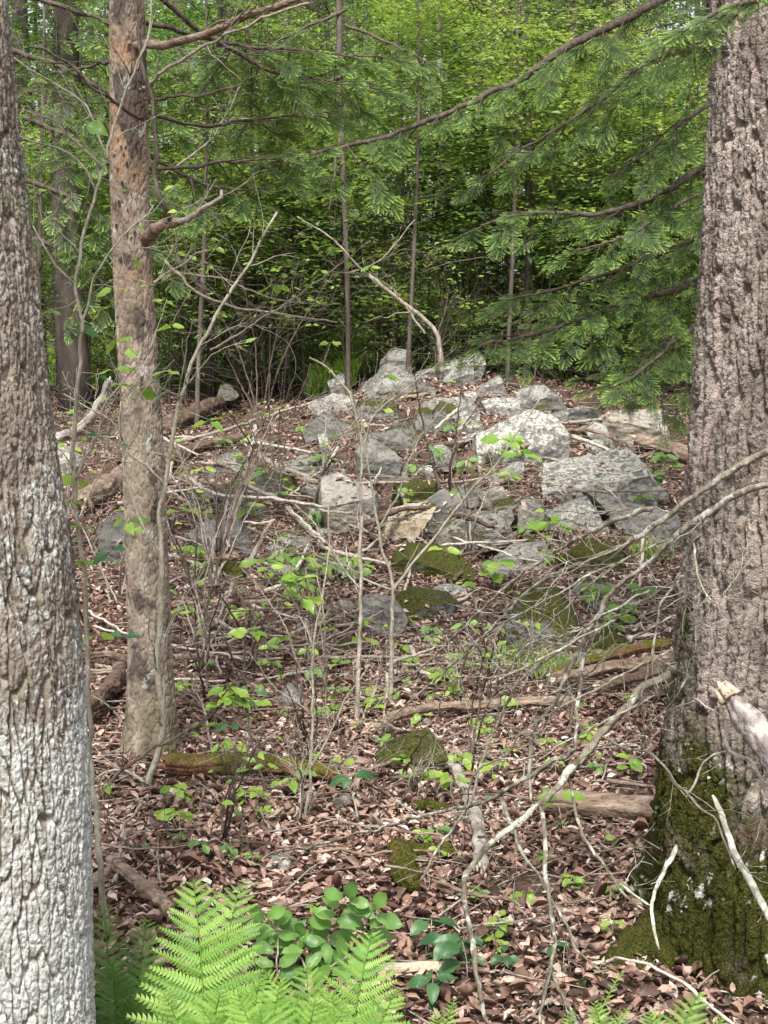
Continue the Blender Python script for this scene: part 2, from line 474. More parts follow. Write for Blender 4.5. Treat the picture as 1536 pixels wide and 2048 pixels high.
    c = b.ramp(n1, [(0.3, (0.12, 0.095, 0.073)), (0.5, (0.25, 0.203, 0.155)), (0.7, (0.36, 0.30, 0.235))])
    hi = b.n('ShaderNodeMapRange', {'Value': z, 'From Min': 1.6, 'From Max': 2.3}).outputs[0]
    c = b.mix(b.math('MULTIPLY', b.math('MULTIPLY', hi, b.step(nb, 0.38, 0.55)), 0.6), c, (0.31, 0.18, 0.10))
    c = b.mix(b.math('MULTIPLY', b.step(b.math('ADD', b.noise(q, 6, 4), b.math('MULTIPLY', hi, 0.06)), 0.60, 0.66), 0.8), c, (0.055, 0.045, 0.042))
    c = b.mix(b.math('MULTIPLY', b.step(b.noise(p, 13, 4), 0.62, 0.68), 0.6), c, (0.45, 0.47, 0.42))
    low = b.n('ShaderNodeMapRange', {'Value': z, 'From Min': 0.35, 'From Max': 0.0}).outputs[0]
    c = b.mix(b.math('MULTIPLY', low, b.step(nb, 0.35, 0.6)), c, (0.07, 0.075, 0.02))
    MAT['bark_mid'] = b.princ(c, 0.9, b.bump(b.math('ADD', n1, b.math('MULTIPLY', n2, 0.7)), 0.9, 0.01), 0.2)

    def bark(name, c0, c1, c2, sc=14, lich=0.0, st=(1, 1, 0.3), crack=0.0):
        b = MB(name); p = b.pos(); q = b.scale(p, st)
        n1 = b.noise(q, sc, 5); n2 = b.noise(p, 50, 4)
        c = b.ramp(n1, [(0.3, c0), (0.5, c1), (0.72, c2)])
        if crack:
            c = b.mix(b.math('MULTIPLY', b.step(b.noise(q, sc * 2.3, 4, 0.7), 0.56, 0.64), crack), c, (0.03, 0.021, 0.016))
            c = b.mix(b.math('MULTIPLY', b.step(b.noise(p, 9, 4, 0.6), 0.55, 0.7), 0.5), c, (0.36, 0.31, 0.26))
        if lich:
            c = b.mix(b.math('MULTIPLY', b.step(b.noise(p, 22, 4, 0.6), 0.52, 0.60), lich), c, (0.56, 0.58, 0.50))
        return b.princ(c, 0.9, b.bump(b.math('ADD', n1, b.math('MULTIPLY', n2, 0.5)), 0.8, 0.02), 0.2)
    MAT['bark_far'] = bark('woodland_bark', (0.045, 0.036, 0.030), (0.10, 0.08, 0.067), (0.17, 0.145, 0.125), 10)
    MAT['bark_dark'] = bark('dark_bark', (0.022, 0.017, 0.015), (0.05, 0.038, 0.033), (0.085, 0.066, 0.058), 10)
    MAT['bark_pale'] = bark('pale_bark', (0.14, 0.12, 0.10), (0.27, 0.24, 0.21), (0.42, 0.39, 0.35), 14)
    MAT['twig'] = bark('grey_twig', (0.16, 0.13, 0.105), (0.28, 0.235, 0.195), (0.40, 0.35, 0.30), 40)
    MAT['twig_pale'] = bark('pale_twig', (0.28, 0.24, 0.20), (0.42, 0.37, 0.31), (0.55, 0.50, 0.44), 40)
    MAT['twig_dark'] = bark('dark_twig', (0.05, 0.038, 0.030), (0.095, 0.072, 0.058), (0.15, 0.12, 0.10), 40)
    MAT['stem'] = bark('olive_stem', (0.17, 0.155, 0.11), (0.29, 0.265, 0.20), (0.40, 0.37, 0.30), 40)
    MAT['lichen_branch'] = bark('lichen_crusted_branch', (0.065, 0.055, 0.036), (0.14, 0.122, 0.088), (0.235, 0.215, 0.17), 40, 0.5)
    MAT['bark_stub'] = bark('grey_limb_bark', (0.10, 0.085, 0.08), (0.25, 0.215, 0.20), (0.42, 0.37, 0.34), 30, 0.3)
    MAT['lichen_tan'] = bark('tan_dead_branch', (0.11, 0.094, 0.066), (0.21, 0.185, 0.142), (0.32, 0.29, 0.24), 40, 0.5)
    MAT['lichen_white'] = bark('white_lichen_branch', (0.22, 0.21, 0.15), (0.38, 0.37, 0.30), (0.52, 0.52, 0.46), 40, 0.9)
    MAT['log'] = bark('weathered_log', (0.10, 0.068, 0.048), (0.21, 0.15, 0.11), (0.34, 0.27, 0.21), 42, 0.0, (0.22, 1, 1), 0.75)
    MAT['log_dark'] = bark('rotten_log', (0.045, 0.030, 0.022), (0.105, 0.07, 0.05), (0.18, 0.125, 0.09), 42, 0.0, (0.22, 1, 1), 0.75)
    MAT['log_red'] = bark('red_rotten_wood', (0.09, 0.042, 0.022), (0.21, 0.10, 0.055), (0.32, 0.18, 0.105), 42, 0.0, (0.22, 1, 1), 0.75)
    MAT['wood_pale'] = bark('splintered_wood', (0.32, 0.25, 0.17), (0.46, 0.38, 0.28), (0.58, 0.50, 0.39), 60)

    b = MB('mossy_log'); p = b.pos(); nz = b.sep(b.nrm(), 2); n1 = b.noise(p, 8, 4); n3 = b.noise(p, 110, 4)
    c = b.ramp(b.noise(p, 24, 4), [(0.3, (0.09, 0.045, 0.025)), (0.55, (0.20, 0.105, 0.06)), (0.75, (0.30, 0.18, 0.11))])
    mm = b.step(b.math('ADD', n1, b.math('MULTIPLY', nz, 0.25)), 0.52, 0.70)
    c = b.mix(mm, c, b.ramp(n3, [(0.3, (0.05, 0.055, 0.01)), (0.7, (0.19, 0.18, 0.035))]))
    MAT['log_moss'] = b.princ(c, 0.95, b.bump(n3, 0.9, 0.02), 0.1)

    # green leaves: hue drifts per object / per leaf attribute
    def green(name, lo, mid, hi, tr, attr=None, tfac=0.45, gloss=0.022):
        b = MB(name)
        r = b.attr(attr) if attr else b.orand()
        c = b.ramp(r, [(0.0, lo), (0.5, mid), (1.0, hi)])
        rib = b.noise(b.obj(), 30, 2)
        c2 = b.mix(b.step(rib, 0.4, 0.7), c, b.mix(0.25, c, (0.02, 0.05, 0.01)))
        t = b.mix(1.0, c2, tr, 'MULTIPLY')
        return b.leaf(c2, t, tfac, 0.42, gloss)
    MAT['leaf_bright'] = green('young_leaf', (0.13, 0.25, 0.04), (0.21, 0.36, 0.055), (0.33, 0.46, 0.085), (1.5, 1.5, 0.9))
    MAT['leaf_dark'] = green('deep_green_leaf', (0.035, 0.095, 0.035), (0.05, 0.12, 0.045), (0.075, 0.16, 0.06), (1.2, 1.4, 0.9), None, 0.3)  # leaf of a deeper green by its own colour
    MAT['leaf_shrub'] = green('oval_shrub_leaf', (0.10, 0.21, 0.055), (0.14, 0.27, 0.065), (0.19, 0.33, 0.08), (1.3, 1.4, 0.9), None, 0.4)
    MAT['fern'] = green('fern_green', (0.16, 0.31, 0.06), (0.23, 0.41, 0.08), (0.33, 0.50, 0.12), (1.4, 1.4, 0.9), None, 0.4)
    MAT['fern_dark'] = green('fern_shade_green', (0.08, 0.17, 0.035), (0.11, 0.22, 0.045), (0.15, 0.27, 0.06), (1.2, 1.3, 0.9), None, 0.35)  # darker copy of the fern green; shade beside the trunk is in the colour
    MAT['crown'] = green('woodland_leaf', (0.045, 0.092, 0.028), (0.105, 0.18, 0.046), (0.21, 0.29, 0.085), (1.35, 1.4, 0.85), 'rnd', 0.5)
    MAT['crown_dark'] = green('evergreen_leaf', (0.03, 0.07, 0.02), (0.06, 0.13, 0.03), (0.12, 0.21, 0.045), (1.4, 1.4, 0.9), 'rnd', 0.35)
    MAT['crown_bright'] = green('yellow_green_leaf', (0.12, 0.20, 0.045), (0.23, 0.33, 0.085), (0.40, 0.47, 0.17), (1.4, 1.4, 0.85), 'rnd', 0.55)  # hardwood leaf of a paler yellow-green by its own colour
    b = MB('hemlock_needle'); r = b.attr('rnd'); o_ = b.orand()
    old = b.ramp(r, [(0.0, (0.042, 0.072, 0.026)), (0.6, (0.092, 0.15, 0.044)), (1.0, (0.155, 0.225, 0.058))])
    new = b.ramp(r, [(0.0, (0.042, 0.078, 0.024)), (0.5, (0.13, 0.215, 0.05)), (1.0, (0.31, 0.44, 0.085))])
    c = b.mix(b.step(o_, 0.15, 0.7), old, new)
    t_ = b.mix(1.0, c, (1.3, 1.3, 0.9), 'MULTIPLY')
    MAT['needle'] = b.leaf(c, t_, 0.3, 0.45, 0.02)
    MAT['grass'] = green('woodland_grass', (0.13, 0.24, 0.035), (0.22, 0.36, 0.055), (0.32, 0.46, 0.085), (1.4, 1.4, 0.9), 'rnd', 0.45)
_mats()

# ------------------------------------------------------------------ ground sheet
def make_ground():
    xs = np.concatenate([-np.geomspace(8, 200, 26)[::-1], np.arange(-7.6, 7.61, 0.10), np.geomspace(8, 200, 26)])
    ys = np.concatenate([-np.geomspace(0.5, 60, 12)[::-1], np.arange(0, 20, 0.08), np.geomspace(20, 380, 70)])
    X, Y = np.meshgrid(xs, ys)
    Z = hgt_real(X, Y)
    V = np.stack([X, Y, Z], -1).reshape(-1, 3)
    nx = len(xs)
    i = (np.arange(len(ys) - 1)[:, None] * nx + np.arange(nx - 1)[None]).ravel()
    q = np.stack([i, i + 1, i + nx + 1, i + nx], -1)
    o = build('ground', V, q, MAT['soil'], origin=(0, 0, 0))
    o['kind'] = 'structure'; o['label'] = 'rising forest floor of dark soil under leaf litter'
make_ground()

# ------------------------------------------------------------------ leaf litter (uncountable)
def terrain_normal(x, y, e=0.05):
    dx = (hgt_real(x + e, y) - hgt_real(x - e, y)) / (2 * e); dy = (hgt_real(x, y + e) - hgt_real(x, y - e)) / (2 * e)
    n = np.stack([-dx, -dy, np.ones_like(dx)], -1)
    return n / np.linalg.norm(n, axis=1, keepdims=True)

def litter():
    # near leaves 8 triangles, far ones 4
    VV, TT, AA, off = [], [], [], 0
    for (y0, y1, dens, tmpl) in ((2.4, 6.5, 3400, 0), (6.5, 11, 1700, 1), (11, 19, 700, 1)):
        N = int(dens * (0.42 * (y1 ** 2 - y0 ** 2) + 1.0 * (y1 - y0)))
        y = np.sqrt(rng.uniform(y0 ** 2, y1 ** 2, N)); x = (rng.uniform(-0.5, 0.5, N)) * (0.84 * y + 1.0)
        keep = (vn2(x * 2.2, y * 2.2, 77) * 0.5 + 0.5) > rng.uniform(0, 0.25, N)
        x, y = x[keep], y[keep]; N = len(x)
        L = np.where(rng.uniform(0, 1, N) < 0.05, rng.uniform(0.05, 0.072, N), 0.017 + 0.046 * rng.beta(1.5, 3.0, N)) * (1.0 if y0 < 5 else 1.12 if y0 < 10 else 1.3); Wd = L * rng.uniform(0.13, 0.32, N)
        if tmpl == 0:
            lp = np.array([[0, -.5, 0], [-.8, -.2, 1], [0, -.18, 0], [.8, -.2, 1], [-.9, .18, 1], [0, .2, 0], [.9, .18, 1], [0, .5, 0.4]])
            tp = np.array([[0, 2, 1], [0, 3, 2], [1, 2, 5], [1, 5, 4], [2, 3, 6], [2, 6, 5], [4, 5, 7], [5, 6, 7]])
        else:
            lp = np.array([[0, -.5, 0], [-1, 0, 1], [0, 0.05, 0], [1, 0, 1], [0, .5, 0.3]])
            tp = np.array([[0, 2, 1], [0, 3, 2], [1, 2, 4], [2, 3, 4]])
        curl = rng.normal(0.3, 0.9, N)
        loc = np.stack([lp[None, :, 0] * Wd[:, None], lp[None, :, 1] * L[:, None], lp[None, :, 2] * (Wd * curl)[:, None] - (lp[None, :, 1] ** 2) * (L * rng.normal(0, 0.4, N) * np.clip(0.05 / L, 0.4, 1))[:, None]], -1)
        n = terrain_normal(x, y) + rng.normal(0, 0.33, (N, 3)); n /= np.linalg.norm(n, axis=1, keepdims=True)
        a = rng.normal(size=(N, 3)); u = np.cross(n, a); u /= np.linalg.norm(u, axis=1, keepdims=True); v = np.cross(n, u)
        c = np.stack([x, y, hgt_real(x, y) + 0.006 + rng.uniform(0, 0.028, N) ** 1.0], -1)
        V = c[:, None] + loc[..., :1] * u[:, None] + loc[..., 1:2] * v[:, None] + loc[..., 2:] * n[:, None]
        k = len(lp)
        T = (np.arange(N)[:, None, None] * k + tp[None]).reshape(-1, 3)
        r = np.clip(rng.beta(1.35, 2.1, N) + 0.16 * vn2(x * 1.3, y * 1.3, 3) + 0.16 * vn2(x * 4.3, y * 4.3, 13), 0, 1)
        VV.append(V.reshape(-1, 3)); TT.append(T + off); AA.append(np.repeat(r, k)); off += N * k
    o = build('leaf_litter', np.concatenate(VV), np.concatenate(TT), MAT['dry'], smooth=True, attrs={'rnd': np.concatenate(AA)}, origin=(0, 0, 0))
    tag(o, 'brown and buff dead leaves carpeting the forest floor', 'leaf litter', kind='stuff')
litter()

def twig_litter():
    a = Acc()
    for i in range(3000):
        y = math.sqrt(rng.uniform(3.0 ** 2, 15 ** 2)); x = rng.uniform(-0.5, 0.5) * (0.7 * y + 0.6)
        L = rng.uniform(0.06, 0.34); th = rng.normal(0, 0.9)
        d = np.array([math.cos(th), math.sin(th) * 1.0, 0])
        pts = np.array([x, y, 0]) + np.linspace(-.5, .5, 4)[:, None] * d * L + np.cumsum(rng.normal(0, 0.006, (4, 3)), 0)
        pts[:, 2] = hgt(pts[:, 0], pts[:, 1]) + 0.024 + rng.uniform(0, 0.02) + np.linspace(0, rng.uniform(-0.02, 0.05), 4)
        V, T = tube(pts, np.linspace(1, 0.6, 4) * rng.uniform(0.0012, 0.0042), 4)
        a.add(V, T)
    V, T, _ = a.get()
    o = build('twig_litter', V, T, MAT['twig'], origin=(0, 0, 0))
    tag(o, 'fine broken twigs strewn over the dead leaves', 'twig litter', kind='stuff')
twig_litter()

# ------------------------------------------------------------------ near trunks with bark relief
def trunk_mesh(prof, d, cell, depth, seed, nf, dz, zmax_fine, top, flare=None, edge=0.2, sub=(1.5, 4.0), sa=1.0):
    """prof: (py, cx_px, half_px) rows at depth d (axis). Fine columns on the side that faces the camera."""
    rows = sorted([(P(cx, py, d)[2], P(cx, py, d)[0], hw * m_per_px(d)) for py, cx, hw in prof])
    zs, xs, rs = [np.array(c) for c in zip(*rows)]
    z = np.arange(zs[0], zmax_fine, dz)
    z = np.concatenate([z, np.linspace(zmax_fine, top, 30)[1:]])
    sl_x = (xs[-1] - xs[-3]) / (zs[-1] - zs[-3])
    cx = np.where(z <= zs[-1], np.interp(z, zs, xs), xs[-1] + (z - zs[-1]) * sl_x)
    r = np.where(z <= zs[-1], np.interp(z, zs, rs), rs[-1] * np.maximum(0.15, 1 - (z - zs[-1]) / (top * 1.1)))
    ker = np.ones(41) / 41.0
    pad = lambda a: np.convolve(np.pad(a, 20, mode='edge'), ker, 'valid')
    cx, r = pad(cx), pad(r)
    front = np.linspace(math.pi * 0.97, math.pi * 2.03, nf)          # -Y side
    back = np.linspace(math.pi * 2.03, math.pi * 2.97, 26)[1:-1]
    th = np.concatenate([front, back]); m = len(th)
    TH, Z = np.meshgrid(th, z); Rr = np.repeat(r[:, None], m, 1); CX = np.repeat(cx[:, None], m, 1)
    R0 = rs.mean()
    cw, ch = cell
    per = max(6, int(round(2 * math.pi * R0 / cw)))
    U = TH / (2 * math.pi) * per
    Wp = fbm3(np.cos(TH) * 3, np.sin(TH) * 3, Z * 4, 3, seed)
    Wq = fbm3(np.cos(TH) * 9, np.sin(TH) * 9, Z * 13, 3, seed + 5)
    Wr = fbm3(np.cos(TH) * R0 * 40, np.sin(TH) * R0 * 40, Z * 40, 2, seed + 6)
    f1, f2, pid = voro2(U + Wp * 0.9 + Wq * 0.30 + Wr * 0.12, Z / ch + Wp * 0.5 + Wq * 0.2, seed, None)
    e = np.clip((f2 - f1) / edge, 0, 1); plate = e * e * (3 - 2 * e)
    f1b, f2b, pidb = voro2(U * sub[0] + Wq * 0.9 + Wr * 0.2, Z / ch * sub[1] + Wq * 0.9 + Wr * 0.2, seed + 3, None)
    e2 = np.clip((f2b - f1b) / 0.22, 0, 1); e2 = e2 * e2 * (3 - 2 * e2)
    f1c, f2c, _c = voro2(U * sub[0] * 2.4 + Wr * 0.5, Z / ch * sub[1] * 2.2 + Wr * 0.5, seed + 4, None)
    e3 = np.clip((f2c - f1c) / 0.2, 0, 1)
    fine = fbm3(np.cos(TH) * R0 * 90, np.sin(TH) * R0 * 90, Z * 55, 3, seed + 9)
    disp = depth * (plate * 0.72 + sa * 0.26 * e2 * plate + 0.16 * (pid - 0.5) + sa * 0.10 * (pidb - 0.5) + 0.16 * fine + sa * 0.20 * e3) - depth * 0.9
    ridge = plate * (0.3 + 0.4 * e2 + 0.3 * e3)
    big = 0.04 * fbm3(np.cos(TH) * 1.5, np.sin(TH) * 1.5, Z * 1.2, 2, seed + 21)
    rad = Rr * (1 + big)
    if flare is not None:
        rad = rad * flare(TH, Z)
    rad = rad + disp
    V = np.stack([CX + np.cos(TH) * rad, d + np.sin(TH) * rad, Z], -1).reshape(-1, 3)
    i = np.arange(len(z) - 1)[:, None] * m; j = np.arange(m)[None]; j2 = (j + 1) % m
    q = np.stack([i + j, i + j2, i + m + j2, i + m + j], -1).reshape(-1, 4)
    return V, q, {'pid': pid.ravel(), 'ridge': ridge.ravel()}, (lambda zz: (float(np.interp(zz, z, cx)), float(np.interp(zz, z, r))))

def limbs(parent, cx_fn, d, zlist, mat, rmul=0.4, L=(1.2, 2.4)):
    for k, z in enumerate(zlist):
        cx, r = cx_fn(z)
        th = k * 2.4 + 0.7
        dr = np.array([math.cos(th), math.sin(th), 0.7]); dr = norm(dr)
        l = rng.uniform(*L)
        pts = np.array([[cx, d, z], np.array([cx, d, z]) + dr * l * 0.5 + [0, 0, 0.05], np.array([cx, d, z]) + dr * l + [0, 0, 0.35]])
        path = spline(pts, 0.1, wob=0.03, seed=k)
        a = Acc(); V, T = tube(path, np.linspace(r * rmul, r * 0.1, len(path)), 7); a.add(V, T)
        twigs(a, path, r * 0.25, 9, 0.3, 0.9, 2, step=0.08)
        V, T, _ = a.get(); build('limb', V, T, mat, parent)

def left_tree():
    d = 2.8
    prof = [(2500, -10, 240), (2300, -12, 226), (2048, -16, 211), (1800, -20, 208), (1600, -22, 205), (1400, -30, 202), (1200, -42, 202), (1100, -50, 199), (1000, -62, 197), (800, -88, 193), (600, -105, 190), (400, -126, 188), (200, -148, 186), (0, -164, 184), (-300, -188, 180)]
    prof = [(a, b_ - 17 * min(1.0, max(0.0, 1 - a / 1900)), c_) for a, b_, c_ in prof]   # off-axis widening
    V, q, at, fn = trunk_mesh(prof, d, (0.020, 0.14), 0.014, 4, 280, 0.0036, 2.45, 8.5, None, 0.17, (1.5, 5.5))
    t = thing('oak_tree', (-0.02, d, 0), 'leaning rough-barked trunk crusted with white lichen beside the tall fern fronds', 'tree')
    build('trunk', V, q, MAT['bark_left'], t, attrs=at)
    limbs(t, fn, d, (5.2, 5.9, 6.6, 7.3, 7.9), MAT['bark_far'])
    return t
left_tree()

def right_tree():
    d = 3.78
    prof = [(2300, 1560, 540), (2100, 1560, 455), (2048, 1560, 420), (2000, 1560, 380), (1950, 1560, 345), (1900, 1560, 318), (1800, 1560, 288), (1700, 1562, 274), (1600, 1566, 264), (1500, 1573, 253), (1300, 1583, 237), (1100, 1589, 223), (900, 1592, 213), (700, 1594, 202), (500, 1596, 191), (300, 1597, 182), (100, 1598, 177), (-300, 1600, 170)]
    def flare(TH, Z):
        f = np.clip((0.55 - Z) / 0.6, 0, 1) ** 1.6
        return 1 + f * (0.22 * np.cos(3 * TH - 0.4) + 0.10 * np.cos(5 * TH + 1.0))
    prof = [(a, b_ + 13 * min(1.0, max(0.0, 1 - a / 1300)), c_) for a, b_, c_ in prof]   # off-axis widening
    V, q, at, fn = trunk_mesh(prof, d, (0.042, 0.24), 0.029, 12, 250, 0.0045, 2.75, 10, flare, 0.24, (1.8, 5.0), 0.95)
    t = thing('maple_tree', (1.05, d, 0), 'massive furrowed trunk with a moss-covered base behind the lichened dead branches', 'tree')
    build('trunk', V, q, MAT['bark_right'], t, attrs=at)
    # spreading mossy roots
    for k, (pts, r0, r1) in enumerate((
            ([P(1360, 1890, 3.7), P(1240, 1985, 3.55), P(1130, 2050, 3.4), P(1040, 2110, 3.3)], 0.12, 0.04),
            ([P(1500, 1930, 3.6), P(1460, 2060, 3.4), P(1400, 2180, 3.2)], 0.12, 0.05))):
        path = spline(pts, 0.012, wob=0.012, seed=k)
        V, T = tube(path, np.linspace(r0, r1, len(path)), 36, 0.35, k)
        Vn = V + 0.030 * fbm3(V[:, 0] * 24, V[:, 1] * 24, V[:, 2] * 24, 4, 5)[:, None] * np.array([0, -0.5, 1])
        build('root', Vn, T, MAT['bark_right'], t, attrs={'pid': np.full(len(V), 0.2), 'ridge': np.full(len(V), 0.5)})
    limbs(t, fn, d, (5.5, 6.2, 6.9, 7.6, 8.6), MAT['bark_far'])
    return t
right_tree()

MIDT = {}
def middle_tree():
    d = 5.5
    prof = [(1620, 302, 135), (1570, 302, 104), (1530, 302, 78), (1490, 302, 60), (1450, 302, 52), (1400, 302, 48), (1300, 301, 44), (1150, 295, 43), (1000, 289, 42), (850, 284, 40), (700, 275, 39), (600, 268, 38), (400, 260, 38), (200, 258, 36), (0, 254, 34), (-300, 248, 31)]
    V, q, at, fn = trunk_mesh(prof, d, (0.026, 0.05), 0.0065, 23, 110, 0.006, 3.2, 9)
    x0 = P(300, 1540, d)
    t = thing('hemlock_tree', (x0[0], d, 0.0), 'straight tan trunk with flaking bark and woodpecker holes above its orange upper half', 'tree')
    tr = build('trunk', V, q, MAT['bark_mid'], t, attrs=at)
    # woodpecker and insect holes: small dark pits standing in the bark face
    a = Acc()
    for (px, py, s) in [(265, 102, 6), (252, 260, 6), (250, 300, 4), (262, 335, 5), (243, 345, 4), (275, 358, 5), (252, 372, 5), (268, 395, 4), (246, 410, 5), (258, 300, 3), (242, 285, 4), (277, 300, 4), (277, 240, 5), (250, 160, 4), (262, 470, 6), (270, 480, 4), (248, 520, 5), (240, 200, 4), (285, 110, 4), (262, 425, 3), (240, 455, 5), (255, 315, 4), (270, 320, 3), (236, 318, 4), (276, 470, 4)]:
        c0 = P(px, py, d); cx, r = fn(c0[2]); dx = c0[0] - cx
        if abs(dx) > r * 0.95: continue
        y = d - math.sqrt(r * r - dx * dx)
        ang = rng.uniform(0, 6.28, 9); ang.sort()
        nrm = norm([dx, y - d, 0]); u = norm(np.cross(nrm, [0, 0, 1])); s = s * m_per_px(d)
        ring = np.array([np.array([c0[0], y, c0[2]]) + u * math.cos(g) * s * 0.7 + np.array([0, 0, 1]) * math.sin(g) * s * rng.uniform(0.9, 1.6) + nrm * 0.004 for g in ang])
        ctr = np.array([c0[0], y, c0[2]]) + nrm * 0.002
        k = len(ring)
        a.add(np.concatenate([ring, [ctr]]), np.array([[i, (i + 1) % k, k] for i in range(k)]))
    V, T, _ = a.get()
    build('bark_pits', V, T, MAT['bark_dark'], tr)
    def limb(pts, r0, r1, mat='log', tw=0, wob=0.01, tl=(0.15, 0.4), td=2):
        path = spline([P(*p) for p in pts], 0.025, wob=wob, seed=len(pts))
        a = Acc(); V, T = tube(path, np.linspace(r0, r1, len(path)), 8, 0.2, r0 * 99); a.add(V, T)
        if tw: twigs(a, path, r1 * 1.2, tw, *tl, td)
        V, T, _ = a.get(); build('limb', V, T, MAT[mat], t)
    limb([(270, 92, 5.45), (370, 82, 5.3), (460, 48, 5.2), (580, 0, 5.1), (700, -70, 5.0)], 0.017, 0.010, 'log', 7)
    limb([(285, 475, 5.48), (318, 456, 5.35), (348, 444, 5.3), (358, 440, 5.28)], 0.030, 0.017, 'log')
    limb([(345, 447, 5.3), (322, 400, 5.25), (311, 340, 5.3), (305, 230, 5.32), (282, 110, 5.36), (272, 0, 5.4), (268, -80, 5.4)], 0.010, 0.006, 'twig_dark', 5)
    limb([(352, 445, 5.3), (395, 425, 5.25), (440, 398, 5.2), (444, 378, 5.2)], 0.013, 0.006, 'twig', 3)
    limb([(280, 180, 5.4), (380, 108, 5.2), (470, 62, 5.1), (620, 5, 5.0)], 0.007, 0.004, 'twig', 7)
    limb([(290, 197, 5.4), (360, 192, 5.3), (430, 184, 5.2), (520, 150, 5.2)], 0.007, 0.003, 'twig_dark', 8)
    limb([(285, 238, 5.4), (200, 182, 5.2), (115, 115, 5.1), (60, 90, 5.0)], 0.007, 0.004, 'twig_dark', 7)
    limbs(t, fn, d, (4.6, 5.4, 6.2, 7.0, 7.8), MAT['bark_far'])
    MIDT['t'] = t
middle_tree()

# ------------------------------------------------------------------ rocks
def rock(poly, label=None, thick=0.8, moss=0.2, pale=0.5, tone=1.0, warm=0.0, top=0.6, crease=None, seed=None, name='rock', lift=0.0, sub=None, group=None, sharp=80, rough=1.15, cuts=9):
    global _rk
    _rk += 1
    seed = _rk if seed is None else seed
    r = np.random.default_rng(seed * 13 + 5)
    poly = np.array(poly, float)
    cxp, maxpy = poly[:, 0].mean(), poly[:, 1].max()
    w_px = np.ptp(poly[:, 0]); h_px = np.ptp(poly[:, 1])
    g = ground(poly[np.argmax(poly[:, 1]), 0] * 0.5 + cxp * 0.5, maxpy - 2)
    d0 = min(g[1], 15.3)
    wid = w_px * m_per_px(d0); hh = h_px * m_per_px(d0)
    th = thick * max(0.5 * (wid + hh), 0.05)
    d = d0 + th * 0.30
    ctr_px = np.array([(poly[:, 0].min() + poly[:, 0].max()) / 2, (poly[:, 1].min() + poly[:, 1].max()) / 2])
    c = P(ctr_px[0], ctr_px[1], d)
    Q = np.array([P(x, y, d) for x, y in poly]) - c
    Q = Q[:, [0, 2]]
    # order convex
    ar = 0.5 * np.sum(Q[:, 0] * np.roll(Q[:, 1], -1) - np.roll(Q[:, 0], -1) * Q[:, 1])
    if ar < 0: Q = Q[::-1]
    N, D = [], []
    for i in range(len(Q)):
        a, b = Q[i], Q[(i + 1) % len(Q)]
        e = b - a; L = np.linalg.norm(e)
        if L < 1e-5: continue
        nn = np.array([e[1], -e[0]]) / L
        off = float(nn @ a)
        if off <= 0.02 * wid: off = 0.02 * wid + 0.01
        ty = r.uniform(-0.22, 0.22)
        if nn[1] < -0.6: ty = 0.1; off = off + (0.15 * hh + 0.10)     # bury the base
        n3 = np.array([nn[0], ty, nn[1]]); l3 = np.linalg.norm(n3)
        N.append(n3 / l3); D.append(off / l3)
    cz = 0.0 if crease is None else (P(ctr_px[0], crease, d - th * 0.45)[2] - c[2])
    yf = -th * 0.5
    n1 = norm([r.uniform(-0.25, 0.25), -1.0, r.uniform(-0.25, 0.05)]); N.append(n1); D.append(max(0.05 * th, n1 @ np.array([0, yf, cz])))
    n2 = norm([r.uniform(-0.3, 0.3), -0.75, top]); N.append(n2); D.append(max(0.05 * th, n2 @ np.array([0, yf, cz])))
    n3 = norm([r.uniform(-0.3, 0.3), 1.0, r.uniform(0, 0.4)]); N.append(n3); D.append(th * 0.5)
    for _ in range(cuts):
        v = r.normal(size=3); v[1] = -abs(v[1]) * 1.1; v[2] = abs(v[2]) * 0.9; v = norm(v)
        s = np.abs(v) @ np.array([wid / 2, th / 2, hh / 2])
        N.append(v); D.append(s * r.uniform(0.74, 0.96))
    N, D = np.array(N), np.array(D)
    big = max(wid, th, hh) * 2.0
    bm = bmesh.new(); bmesh.ops.create_cube(bm, size=2 * big)
    for nv, dv in zip(N, D):
        gg = bm.verts[:] + bm.edges[:] + bm.faces[:]
        res = bmesh.ops.bisect_plane(bm, geom=gg, plane_co=tuple(nv * dv), plane_no=tuple(nv), clear_outer=True, dist=1e-6)
        ed = [e for e in res['geom_cut'] if isinstance(e, bmesh.types.BMEdge)]
        if ed: bmesh.ops.contextual_create(bm, geom=ed)
    bmesh.ops.remove_doubles(bm, verts=bm.verts[:], dist=0.004 * max(wid, hh))
    bmesh.ops.triangulate(bm, faces=bm.faces[:])
    target = max(wid, hh) / (sub or (38 if w_px > 110 else 24 if w_px > 40 else 12))
    for _ in range(6):
        le = [e for e in bm.edges if e.calc_length() > target * 1.4]
        if not le: break
        bmesh.ops.subdivide_edges(bm, edges=le, cuts=1)
        bmesh.ops.triangulate(bm, faces=[f for f in bm.faces if len(f.verts) > 3])
    bm.normal_update(); bm.verts.index_update()
    V = np.array([v.co[:] for v in bm.verts]); dd = np.array([v.normal[:] for v in bm.verts])
    T = np.array([[v.index for v in f.verts] for f in bm.faces])
    bm.free()
    sz = max(wid, hh)
    w = V + c
    fr = 3.0 / sz
    dn = rough * 0.030 * sz * fbm3(w[:, 0] * fr + seed, w[:, 1] * fr, w[:, 2] * fr, 4, seed) + rough * 0.014 * sz * fbm3(w[:, 0] * fr * 5, w[:, 1] * fr * 5, w[:, 2] * fr * 5, 3, seed + 3)
    rb = fbm3(w[:, 0] * fr * 1.2 + 3, w[:, 1] * fr * 1.2, w[:, 2] * fr * 5.0, 2, seed + 8)
    dn = dn + 0.020 * sz * np.round(rb * 2.2) / 2.2          # broken bedding steps
    V = V + dd * dn[:, None]
    V[:, 2] += lift
    wv = V + c
